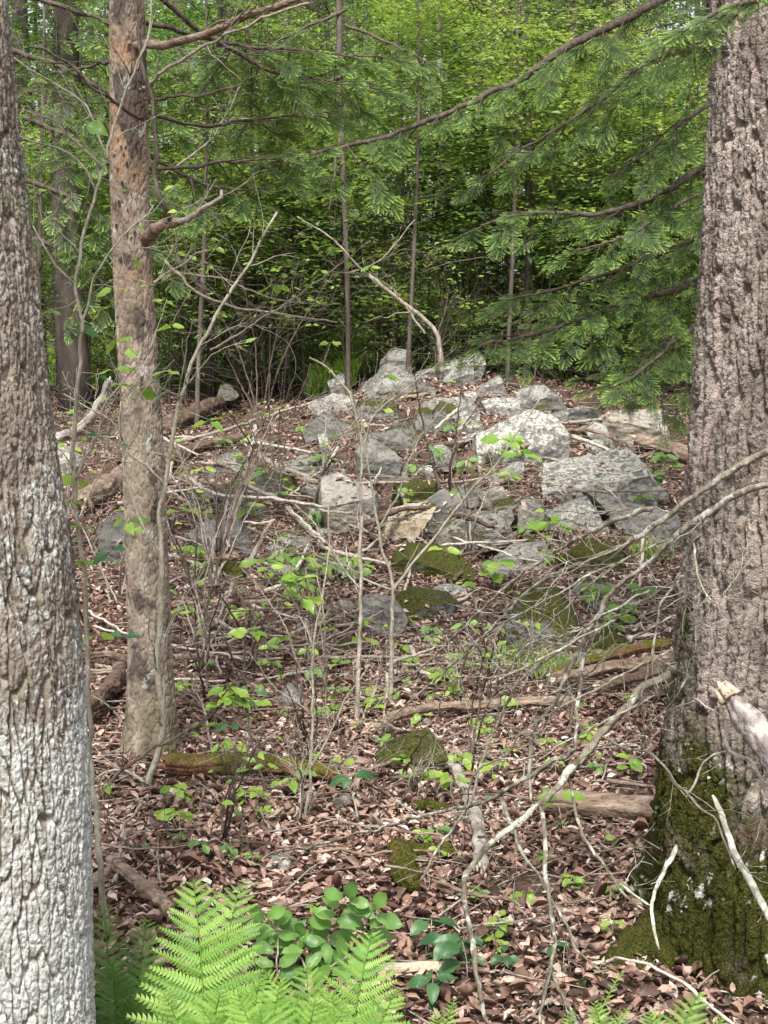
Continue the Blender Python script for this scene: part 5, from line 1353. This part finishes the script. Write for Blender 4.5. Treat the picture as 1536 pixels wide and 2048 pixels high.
# ------------------------------------------------------------------ hemlock boughs
def spray_mesh(seed, L=0.14, n=10):
    r = np.random.default_rng(seed); a = Acc()
    V, T = tube(np.array([[0, 0, 0], [0, L * .5, -0.003], [0, L, -0.012]]), [0.0012, 0.0009, 0.0004], 4); a.add(V, T, 0.0)
    axes = [(np.array([0, 0, 0.0]), np.array([0, 1.0, -0.05]), L, 0.55)]
    for i in range(n):
        for s in (-1, 1):
            t = (i + 0.5 + 0.25 * s) / n
            l = L * 0.52 * (1 - t) ** 0.75 * r.uniform(0.75, 1.15) + 0.012
            an = r.uniform(0.75, 1.05)
            axes.append((np.array([0, t * L, -0.012 * t * t]), np.array([s * math.sin(an), math.cos(an), r.uniform(-.25, .05)]), l, 0.15))
    NV, NT, NA = [], [], []; off = 0
    for o, dr, l, t0 in axes:
        dr = dr / np.linalg.norm(dr); sd = np.cross(dr, [0, 0, 1]); sd /= np.linalg.norm(sd)
        m = max(4, int(l / 0.0030)); ts = t0 + (1 - t0) * (np.arange(m) + 0.5) / m
        for s in (-1, 1):
            nl = 0.0072 * r.uniform(0.75, 1.15, m) * (1 - 0.35 * ts)
            c = o + dr * (ts * l)[:, None]
            nd = sd * s + dr * r.uniform(0.35, 0.7, m)[:, None] + np.array([0, 0, 1]) * r.uniform(-.15, .2, m)[:, None]; nd /= np.linalg.norm(nd, axis=1, keepdims=True)
            wv = np.cross(nd, [0, 0, 1]) * 0.00095
            tip = c + nd * nl[:, None]
            V = np.stack([c - wv * .6, c + wv * .6, tip + wv, tip - wv], 1)
            NV.append(V.reshape(-1, 3)); k = np.arange(m)[:, None, None] * 4 + off
            NT.append((k + np.array([[0, 1, 2], [0, 2, 3]])[None]).reshape(-1, 3)); off += 4 * m
            NA.append(np.repeat(np.clip((ts - 0.45) / 0.5, 0, 1) * 0.9 + r.uniform(0, 0.12, m), 4))
    V, T, A = a.get()
    VN, TN, AN = np.concatenate(NV), np.concatenate(NT), np.concatenate(NA)
    return mesh_np('spray', np.concatenate([V, VN]), np.concatenate([T, TN + len(V)]), MAT['needle'], smooth=False, attrs={'rnd': np.concatenate([A, AN])})
SPRAY = [spray_mesh(i, 0.11 + 0.018 * i) for i in range(6)]

def bough(parent, pts, r0, r1, n2, l2, dens=0.055, t0=0.1, ssize=1.0, mat='twig_dark', name='bough', droop=0.35):
    path = spline([P(*p) for p in pts], 0.03, wob=0.012, seed=pts[0][1])
    a = Acc(); V, T = tube(path, np.linspace(r0, r1, len(path)), 8, 0.2, pts[0][0] * .1); a.add(V, T)
    tn = np.gradient(path, axis=0); k = len(path); sprays = []
    for i in range(n2):
        t = t0 + (1 - t0) * (i + rng.uniform(0, 1)) / n2; j = min(int(t * (k - 1)), k - 1)
        f = norm(tn[j]); s = (1 if i % 2 else -1)
        side = norm(np.cross(f, [0, 0, 1])) * s
        ang = rng.uniform(0.6, 1.15)
        dr = norm(f * math.cos(ang) + side * math.sin(ang) + np.array([0, 0, rng.uniform(-droop, 0.12)]))
        L = rng.uniform(*l2) * (1.15 - 0.6 * t); m = max(4, int(L / 0.04)); q = [path[j]]
        for _ in range(m):
            dr = norm(dr + rng.normal(size=3) * 0.10 + np.array([0, 0, -0.05])); q.append(q[-1] + dr * L / m)
        q = np.array(q)
        V, T = tube(q, np.linspace(0.0035, 0.0014, len(q)), 5); a.add(V, T)
        ns = max(2, int(L / dens)); qt = np.gradient(q, axis=0)
        bare = rng.uniform(0.05, 0.55)
        for u in range(ns + 1):
            tt = min(0.999, bare + (1 - bare) * u / ns); jj = int(tt * (len(q) - 1)); ff = norm(qt[jj])
            if u == ns: y = ff
            else:
                sd = norm(np.cross(ff, [0, 0, 1])) * (1 if u % 2 else -1)
                y = norm(ff * 0.8 + sd * rng.uniform(0.5, 1.0) + np.array([0, 0, rng.uniform(-0.55, 0.05)]))
            z = norm([rng.normal(0, .3), rng.normal(-0.35, .3), 1.0])
            sprays.append((q[jj], y, z, ssize * rng.uniform(0.42, 0.95)))
    V, T, _ = a.get()
    b = build(name, V, T, MAT[mat], parent)
    for p, y, z, s in sprays:
        link('spray', SPRAY[int(rng.integers(len(SPRAY)))], b, mat4(frame(y, z), p, s))
    return b

def hemlock():
    d = 7.0
    x = P(1520, 1200, d)[0]; zb = float(hgt(x, d))
    t = thing('hemlock_tree', (x, d, zb), 'evergreen hemlock whose drooping sprays hang left from behind the massive trunk', 'tree')
    z = np.linspace(zb - 0.1, 7.5, 40); pts = np.stack([np.full(40, x) + 0.04 * np.sin(z), np.full(40, d), z], -1)
    V, T = tube(pts, np.linspace(0.14, 0.05, 40), 14, 0.1, 3); build('trunk', V, T, MAT['bark_far'], t)
    T0 = 1520
    bough(t, [(T0,-260,7.0),(1420,-90,6.8),(1310,5,6.6),(1200,65,6.5),(1105,112,6.4),(1060,150,6.35),(940,205,6.2),(840,245,6.1),(770,275,6.0),(690,290,5.9),(600,310,5.8),(520,335,5.75)], 0.027, 0.005, 34, (0.25, 0.65), t0=0.22)
    bough(t, [(T0,240,7.0),(1410,330,6.8),(1300,398,6.6),(1180,430,6.4),(1060,425,6.3),(960,455,6.2)], 0.022, 0.005, 22, (0.25, 0.6))
    bough(t, [(T0,480,7.0),(1400,560,6.9),(1270,600,6.8),(1150,640,6.7),(1040,675,6.6),(960,690,6.5)], 0.022, 0.005, 26, (0.25, 0.55), t0=0.05)
    bough(t, [(T0,560,7.0),(1420,630,6.8),(1330,700,6.5),(1270,750,6.3),(1220,775,6.2)], 0.018, 0.004, 20, (0.2, 0.45), t0=0.05)
    bough(t, [(T0,380,7.0),(1400,470,6.9),(1250,535,6.9),(1120,575,6.8),(1020,600,6.8)], 0.018, 0.004, 24, (0.3, 0.7), t0=0.05)
    bough(t, [(T0,20,7.0),(1420,90,6.9),(1300,120,6.9),(1180,215,6.9),(1060,290,6.9),(980,350,6.8)], 0.02, 0.004, 20, (0.3, 0.6))
    bough(t, [(T0,120,7.0),(1400,220,6.8),(1300,300,6.7),(1210,360,6.7)], 0.016, 0.004, 14, (0.25, 0.5))
    bough(t, [(T0,600,7.0),(1420,690,6.9),(1360,760,6.8),(1300,800,6.6)], 0.014, 0.004, 14, (0.2, 0.5), t0=0.05)
    for z0 in (4.6, 5.3, 6.0, 6.7):
        th = z0 * 2.1
        path = spline([np.array([x, d, z0]), np.array([x + math.cos(th) * .8, d + math.sin(th) * .8, z0]), np.array([x + math.cos(th) * 1.5, d + math.sin(th) * 1.5, z0 - .2])], 0.06, wob=.02)
        V, T = tube(path, np.linspace(.022, .006, len(path)), 7); build('limb', V, T, MAT['bark_far'], t)
hemlock()

def hemlock_more(label, px, d, boughs, r0=0.12):
    x = P(px, 1100, d)[0]; zb = float(hgt(x, d))
    t = thing('hemlock_tree', (x, d, zb), label, 'tree')
    z = np.linspace(zb - 0.1, 8.5, 40); pts = np.stack([np.full(40, x) + 0.04 * np.sin(z), np.full(40, d), z], -1)
    V, T = tube(pts, np.linspace(r0, 0.04, 40), 14, 0.1, px); build('trunk', V, T, MAT['bark_far'], t)
    for pts, n2, l2 in boughs:
        bough(t, [(px, pts[0][1] - 40, d)] + pts, 0.018, 0.004, n2, l2, dens=0.07, t0=0.12, ssize=1.1)
hemlock_more('hemlock standing further back behind the massive trunk with long low boughs', 1500, 9.6, [
    ([(1380,90,9.5),(1280,140,9.4),(1180,190,9.3)], 14, (0.3, 0.7)),
    ([(1370,400,9.5),(1260,470,9.4),(1150,500,9.3)], 14, (0.3, 0.7)),
    ([(1370,560,9.5),(1260,610,9.4),(1150,645,9.3),(1080,660,9.2)], 14, (0.3, 0.6)),
    ([(1370,660,9.5),(1280,720,9.4),(1200,750,9.3)], 12, (0.3, 0.6))])
hemlock_more('shaded hemlock behind the lichen-crusted trunk with dark boughs reaching right', 22, 8.6, [
    ([(150,20,8.6),(280,70,8.6),(420,120,8.6)], 18, (0.35, 0.8)),
    ([(140,140,8.6),(260,210,8.6),(400,260,8.6)], 18, (0.35, 0.8)),
    ([(130,270,8.6),(240,340,8.6),(370,390,8.6)], 17, (0.35, 0.8)),
    ([(130,390,8.6),(220,450,8.6),(350,520,8.6)], 15, (0.3, 0.7)),
    ([(120,500,8.6),(210,570,8.6),(300,620,8.6)], 12, (0.3, 0.6))])
hemlock_more('young hemlock in mid woods with sprays hanging above the pile crest', 690, 14.5, [
    ([(600,60,14.3),(500,110,14.2),(400,140,14.2)], 14, (0.4, 0.9)), ([(790,90,14.3),(900,150,14.2)], 10, (0.4, 0.8)),
    ([(600,190,14.3),(500,250,14.2),(430,300,14.1)], 14, (0.4, 0.8)), ([(690,220,14.0),(670,330,13.5),(660,420,13.2)], 9, (0.3, 0.6))], 0.022)

# second hemlock rooted out of the frame, above: upper middle sprays
def hemlock_mid():
    t = MIDT['t']
    bough(t, [(262,300,5.5),(330,330,5.6),(400,365,5.6),(480,380,5.6),(560,370,5.6)], 0.008, 0.003, 9, (0.12, 0.3), t0=0.3)
    bough(t, [(258,120,5.5),(180,130,5.7),(110,150,5.9),(40,190,6.1)], 0.008, 0.003, 10, (0.15, 0.35), t0=0.2)
    bough(t, [(262,40,5.5),(400,75,5.8),(520,95,6.1),(650,105,6.4),(780,120,6.7)], 0.010, 0.003, 16, (0.25, 0.5), t0=0.35)
    bough(t, [(262,215,5.5),(400,250,5.9),(520,240,6.2),(640,225,6.5),(720,235,6.7)], 0.009, 0.003, 16, (0.2, 0.45), t0=0.4)
    bough(t, [(262,340,5.5),(420,330,5.6),(520,318,5.7),(620,330,5.8)], 0.008, 0.003, 12, (0.2, 0.4), t0=0.45)
    bough(t, [(258,-60,5.5),(400,60,5.7),(520,130,5.9),(640,160,6.1),(740,180,6.2)], 0.012, 0.004, 18, (0.25, 0.5), t0=0.35)
hemlock_mid()

def near_bough():
    pts = [(1800,-220,3.0),(1640,-90,2.95),(1530,-5,2.9),(1450,20,2.85),(1380,50,2.85),(1320,75,2.85)]
    p0 = P(*pts[0])
    t = thing('hemlock_bough', p0, 'fresh light-green hemlock bough hanging before the top of the massive trunk', 'bough')
    bough(t, pts, 0.010, 0.003, 13, (0.10, 0.2), dens=0.05, t0=0.45, ssize=0.72, name='branch', droop=0.6)
near_bough()

# ------------------------------------------------------------------ woodland behind
def crown_mesh(seed, n_cl, per, size, spread, leaf, mat, flat=0.22, zmin=0.0):
    """leaf clumps in layered sprays through a crown volume: unit is metres, origin at crown base"""
    r = np.random.default_rng(seed)
    sx, sz = spread
    c = r.normal(size=(n_cl * 3, 3)); c /= np.linalg.norm(c, axis=1, keepdims=True); c *= r.uniform(0.15, 1, (len(c), 1)) ** 0.5
    c = c[:n_cl] * [sx, sx, sz * 0.5] + [0, 0, sz * 0.5]
    rad = size * r.uniform(0.5, 1.2, n_cl)
    p = r.normal(size=(n_cl, per, 3)) * 0.5 * rad[:, None, None] * np.array([1, 1, flat])
    tilt = r.normal(0, 0.35, (n_cl, 2))
    p[..., 2] += p[..., 0] * tilt[:, :1] + p[..., 1] * tilt[:, 1:]
    q = (c[:, None] + p).reshape(-1, 3); N = len(q)
    L = leaf * r.uniform(0.6, 1.3, N); Wd = L * r.uniform(0.45, 0.65, N) * 0.5
    n = r.normal(0, 0.32, (N, 3)) + [0, 0, 1] + np.repeat(r.normal(0, 0.35, (n_cl, 3)), per, 0) + [0, -0.0, 0]; n /= np.linalg.norm(n, axis=1, keepdims=True)
    a = r.normal(size=(N, 3)); u = np.cross(n, a); u /= np.linalg.norm(u, axis=1, keepdims=True); v = np.cross(n, u)
    sag = n * (L * 0.12)[:, None]
    V = np.stack([q - v * (L * .5)[:, None], q + u * Wd[:, None] + sag, q + v * (L * .5)[:, None], q - u * Wd[:, None] + sag], 1).reshape(-1, 3)
    T = (np.arange(N)[:, None, None] * 4 + np.array([[0, 1, 2], [0, 2, 3]])[None]).reshape(-1, 3)
    rn = np.clip(np.repeat(r.uniform(0.1, 0.9, n_cl), per) + r.normal(0, 0.2, N), 0, 1)
    return mesh_np('crown', V, T, MAT[mat], smooth=False, attrs={'rnd': np.repeat(rn, 4)})

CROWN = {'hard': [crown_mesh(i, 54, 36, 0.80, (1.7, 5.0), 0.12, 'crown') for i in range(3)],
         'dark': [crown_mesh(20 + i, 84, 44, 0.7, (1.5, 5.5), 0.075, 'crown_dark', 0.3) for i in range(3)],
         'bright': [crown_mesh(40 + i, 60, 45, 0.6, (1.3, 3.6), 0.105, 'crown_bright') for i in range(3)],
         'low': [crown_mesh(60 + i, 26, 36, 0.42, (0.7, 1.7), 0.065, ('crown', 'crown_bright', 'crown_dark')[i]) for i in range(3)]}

CROWN['sparse'] = [crown_mesh(80 + i, 44, 24, 0.42, (1.1, 3.6), 0.075, ('crown_bright', 'crown', 'crown_bright')[i], 0.25) for i in range(3)]
def tree_trunk_mesh(seed, h, r0, lean, nl=12, zl=0.25):
    r = np.random.default_rng(seed)
    z = np.linspace(-0.15, h, 26)
    px = lean * z + 0.04 * np.sin(z * 0.9 + seed); py = 0.05 * np.cos(z * 0.7 + seed)
    path = np.stack([px, py, z], -1)
    a = Acc()
    rad = r0 * (1 - 0.75 * np.clip(z, 0, h) / h); rad[:1] *= 1.2
    V, T = tube(path, rad, 12, 0.15, seed * 1.7); a.add(V, T)
    for i in range(nl):
        t = r.uniform(zl, 0.95); j = int(t * 25); th = r.uniform(0, 6.28); L = r.uniform(0.5, 1.6) * (1.1 - 0.5 * t)
        dr = np.array([math.cos(th), math.sin(th), r.uniform(-0.1, 0.6)])
        q = [path[j]]
        for _ in range(6):
            dr = norm(dr + r.normal(size=3) * 0.15); q.append(q[-1] + dr * L / 6)
        V, T = tube(np.array(q), np.linspace(max(0.006, rad[j] * .3), 0.004, 7), 5); a.add(V, T)
    V, T, _ = a.get()
    return V, T

def tree(label, px, py_base, w_px, d, mat='bark_far', h=11, lean=0.0, crown='hard', cz=3.0, cs=1.0, group=None, n_cr=1, seed=0, nl=12):
    x = (px - 768) / F_PX * d
    zb = float(hgt(x, d))
    t = thing('tree', (x, d, zb), label, 'tree', group)
    V, T = tree_trunk_mesh(seed, h, w_px * m_per_px(d) / 2, lean, nl)
    link('trunk', mesh_np('trunk', V, T, MAT[mat]), t, Matrix.Translation((x, d, zb)))
    for k in range(n_cr):
        me = CROWN[crown][(seed + k) % 3]
        M = Matrix.Translation((x + lean * cz, d, zb + cz + k * 3.2 * cs)) @ Matrix.Rotation(rng.uniform(0, 6.28), 4, 'Z') @ Matrix.Diagonal((cs, cs, cs * (0.55 if d < 26 else 1.0), 1.0))
        link('crown', me, t, M)
    return t

BT = [('broad dark brown trunk, widest in the shadowed woods left of centre', 645, 0, 74, 23, 'bark_dark', 0.0, 'dark', 3.2),
 ('straight grey trunk just left of the widest dark trunk', 588, 0, 26, 18.5, 'bark_far', -0.01, 'hard', 3.6),
 ('slim trunk rising from the crest left of the straight grey trunk', 507, 0, 19, 17.5, 'bark_far', 0.005, 'bright', 3.4),
 ('short-looking black trunk behind the upper rotten log', 424, 0, 16, 16.6, 'bark_dark', 0.03, 'dark', 3.0),
 ('dark paired trunk between the slim trunk and the grey trunk', 548, 0, 26, 25, 'bark_dark', 0.0, 'dark', 3.5),
 ('very dark reddish trunk behind the white tilted slab', 948, 0, 46, 25, 'bark_dark', 0.0, 'dark', 4.0),
 ('straight slender trunk standing alone among leaves right of centre', 1055, 0, 17, 15.8, 'bark_far', -0.025, 'hard', 4.4),
 ('thin pale trunk behind the leaning dead sapling', 880, 0, 12, 18, 'bark_pale', 0.0, 'bright', 4.2),
 ('brown trunk at the left of the woods beside the tan trunk', 372, 0, 38, 20, 'bark_far', 0.0, 'dark', 3.0),
 ('broad dim brown trunk between the lichen-crusted trunk and the tan trunk', 150, 0, 66, 15.5, 'bark_dark', 0.0, 'dark', 3.4),
 ('grey trunk seen against the brightest leaves at the top left', 492, 0, 30, 27, 'bark_far', 0.0, 'bright', 5.6),
 ('dark trunk in the middle of the woods left of the topmost boulder', 722, 0, 22, 27, 'bark_dark', 0.0, 'hard', 4.2),
 ('slim dark trunk above the topmost boulder', 800, 0, 15, 24, 'bark_far', 0.0, 'hard', 4.4),
 ('grey trunk partly hidden by the sprays right of the slender trunk', 1140, 0, 24, 24, 'bark_far', 0.0, 'dark', 3.8),
 ('brown trunk behind the middle hemlock sprays', 1222, 0, 32, 22, 'bark_far', 0.0, 'hard', 4.2),
 ('thick grey trunk at the top edge right of centre', 1128, 0, 34, 33, 'bark_far', 0.0, 'bright', 6.4),
 ('slim grey trunk at the top edge beside the thick grey trunk', 1060, 0, 22, 34, 'bark_far', 0.0, 'hard', 6.4),
 ('reddish trunk just left of the massive trunk at the top', 1392, 0, 26, 19, 'bark_far', 0.0, 'dark', 4.6),
 ('thin dark stem left of the very dark reddish trunk', 905, 0, 10, 21, 'bark_dark', 0.0, 'bright', 4.0),
 ('dim trunk between the lichen-crusted trunk and the broad brown trunk', 70, 0, 44, 20, 'bark_dark', 0.0, 'dark', 3.0),
 ('thin trunk right of the very dark reddish trunk', 1010, 0, 14, 27, 'bark_dark', 0.0, 'hard', 4.2),
 ('slender trunk at far left of the shadowed woods', 455, 0, 13, 22, 'bark_far', 0.0, 'hard', 3.4)]
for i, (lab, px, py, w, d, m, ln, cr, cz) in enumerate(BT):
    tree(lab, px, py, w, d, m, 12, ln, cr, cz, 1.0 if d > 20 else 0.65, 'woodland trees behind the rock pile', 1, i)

k = 0
for i in range(30):
    d = rng.uniform(26, 58); px = rng.uniform(-100, 1640)
    cr = ('hard', 'dark', 'bright', 'hard', 'dark')[i % 5]
    tree(where_wood(px, d, ('mid-green', 'dark-leaved', 'yellow-green', 'mid-green', 'dark-leaved')[i % 5], 'far tree') or 'slender far tree in the leafy depth of the woods', px, 0, rng.uniform(0.08, 0.26) * F_PX / d, d, ('bark_far', 'bark_dark', 'bark_far')[i % 3], 14, rng.uniform(-.03, .03), cr, rng.uniform(1.6, 4.2), rng.uniform(1.0, 1.5), 'far trees deep in the woods', 2, 100 + i)
for i in range(130):
    d = rng.uniform(15.8, 40) if i % 2 else rng.uniform(15.5, 23); px = rng.uniform(-60, 1600)
    x = (px - 768) / F_PX * d; zb = float(hgt(x, d))
    t = thing('understory_shrub', (x, d, zb), where_wood(px, d, ('mid-green', 'yellow-green', 'dark-leaved')[i % 3], 'shrub') or 'leafy understory shrub growing between the trunks behind the pile', 'shrub', 'understory shrubs in the woods')
    V, T = tree_trunk_mesh(300 + i, 2.0, 0.011, rng.uniform(-.1, .1), 14, 0.2)
    link('stem', mesh_np('stem', V, T, MAT['bark_far']), t, Matrix.Translation((x, d, zb)))
    M = Matrix.Translation((x, d, zb + rng.uniform(0.1, 1.5))) @ Matrix.Rotation(rng.uniform(0, 6.28), 4, 'Z') @ Matrix.Scale(rng.uniform(0.8, 1.6), 4)
    link('crown', CROWN['low'][i % 3], t, M)
_seen = set()
# mid-height understory trees close behind the crest
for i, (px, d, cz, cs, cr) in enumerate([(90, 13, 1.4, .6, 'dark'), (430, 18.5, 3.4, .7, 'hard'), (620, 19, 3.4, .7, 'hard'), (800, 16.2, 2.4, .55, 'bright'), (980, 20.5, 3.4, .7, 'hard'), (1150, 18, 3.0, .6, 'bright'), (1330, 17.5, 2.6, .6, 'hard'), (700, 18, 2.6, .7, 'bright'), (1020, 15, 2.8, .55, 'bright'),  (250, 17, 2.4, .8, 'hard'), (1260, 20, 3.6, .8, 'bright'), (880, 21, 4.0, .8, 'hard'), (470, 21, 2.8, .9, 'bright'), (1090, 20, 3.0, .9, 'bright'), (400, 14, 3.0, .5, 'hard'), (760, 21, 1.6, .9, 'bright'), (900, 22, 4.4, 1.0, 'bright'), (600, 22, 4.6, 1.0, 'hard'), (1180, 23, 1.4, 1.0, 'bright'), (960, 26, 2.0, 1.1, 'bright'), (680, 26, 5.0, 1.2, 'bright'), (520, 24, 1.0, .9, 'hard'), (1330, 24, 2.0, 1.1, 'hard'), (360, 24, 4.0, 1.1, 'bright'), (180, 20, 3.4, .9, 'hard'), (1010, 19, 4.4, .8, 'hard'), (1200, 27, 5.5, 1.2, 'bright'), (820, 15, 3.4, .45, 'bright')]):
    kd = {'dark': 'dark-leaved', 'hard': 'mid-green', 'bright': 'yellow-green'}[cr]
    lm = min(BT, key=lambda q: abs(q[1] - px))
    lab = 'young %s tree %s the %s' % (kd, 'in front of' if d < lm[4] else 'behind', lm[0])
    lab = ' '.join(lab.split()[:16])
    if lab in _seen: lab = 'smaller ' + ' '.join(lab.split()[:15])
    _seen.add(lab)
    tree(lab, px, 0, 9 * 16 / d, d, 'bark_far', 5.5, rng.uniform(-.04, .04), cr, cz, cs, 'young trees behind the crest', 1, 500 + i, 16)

for i in range(96):
    d = rng.uniform(15.0, 17.2) if i % 2 else rng.uniform(16, 23); px = rng.uniform(330, 1420) if i % 4 else rng.uniform(30, 330)
    tree(where_wood(px, d, ('pale-leaved', 'green-leaved')[(700 + i) % 3 == 1], 'sapling') or 'thin leafy sapling sprinkled with pale leaves in the woods behind the crest', px, 0, 0.018 * F_PX / d, d, ('bark_far', 'bark_dark')[i % 2], rng.uniform(4, 6.5), rng.uniform(-.08, .08), 'sparse', rng.uniform(0.1, 2.3), rng.uniform(0.8, 1.25), 'thin leafy saplings behind the crest', 1, 700 + i, 14)

for i in range(64):
    d = rng.uniform(15.7, 17.8); px = rng.uniform(230, 1000) if i % 4 else rng.uniform(1000, 1380)
    x = (px - 768) / F_PX * d; zb = float(hgt(x, d)); sc_ = rng.uniform(0.35, 0.75)
    t = thing('understory_shrub', (x, d, zb), where_wood(px, d, ('knee-high mid-green', 'knee-high yellow-green')[i % 2], 'bush') or 'knee-high leafy bush along the back edge of the crest', 'bush', 'low leafy bushes along the back of the crest')
    V, T = tree_trunk_mesh(900 + i, 1.5 * sc_, 0.007, rng.uniform(-.2, .2), 10, 0.2)
    link('stem', mesh_np('stem', V, T, MAT['bark_far']), t, Matrix.Translation((x, d, zb)))
    link('crown', CROWN['low'][i % 2], t, Matrix.Translation((x, d, zb + rng.uniform(0.0, 0.25))) @ Matrix.Rotation(rng.uniform(0, 6.28), 4, 'Z') @ Matrix.Scale(sc_, 4))

# the far wood as one leafy mass
def far_woods():
    N = 60000
    d = rng.uniform(60, 95, N); x = rng.uniform(-0.42, 0.42, N) * d; 
    zb = hgt(x, d)
    cl = vn3(x * 0.25, d * 0.1, rng.uniform(0, 24, N) * 0.0, 3)
    z = zb + rng.uniform(0, 1, N) ** 0.8 * (19 + 7 * cl)
    keep = vn3(x * 0.35, d * 0.2, z * 0.45, 9) > 0.22
    q = np.stack([x, d, z], -1)[keep]; N = len(q)
    L = rng.uniform(0.25, 0.6, N); Wd = L * 0.3
    n = rng.normal(0, 0.55, (N, 3)) + [0, -0.2, 1]; n /= np.linalg.norm(n, axis=1, keepdims=True)
    a = rng.normal(size=(N, 3)); u = np.cross(n, a); u /= np.linalg.norm(u, axis=1, keepdims=True); v = np.cross(n, u)
    V = np.stack([q - v * (L * .5)[:, None], q + u * Wd[:, None], q + v * (L * .5)[:, None], q - u * Wd[:, None]], 1).reshape(-1, 3)
    T = (np.arange(N)[:, None, None] * 4 + np.array([[0, 1, 2], [0, 2, 3]])[None]).reshape(-1, 3)
    rn = np.clip(0.45 + 0.6 * vn3(q[:, 0] * 0.3, q[:, 1] * 0.2, q[:, 2] * 0.4, 2) + rng.normal(0, .15, N), 0, 1)
    o = build('distant_woods', V, T, MAT['crown'], smooth=False, attrs={'rnd': np.repeat(rn, 4)}, origin=(0, 0, 0))
    tag(o, 'distant wall of leaves closing off the woods', 'woods', kind='stuff')
far_woods()
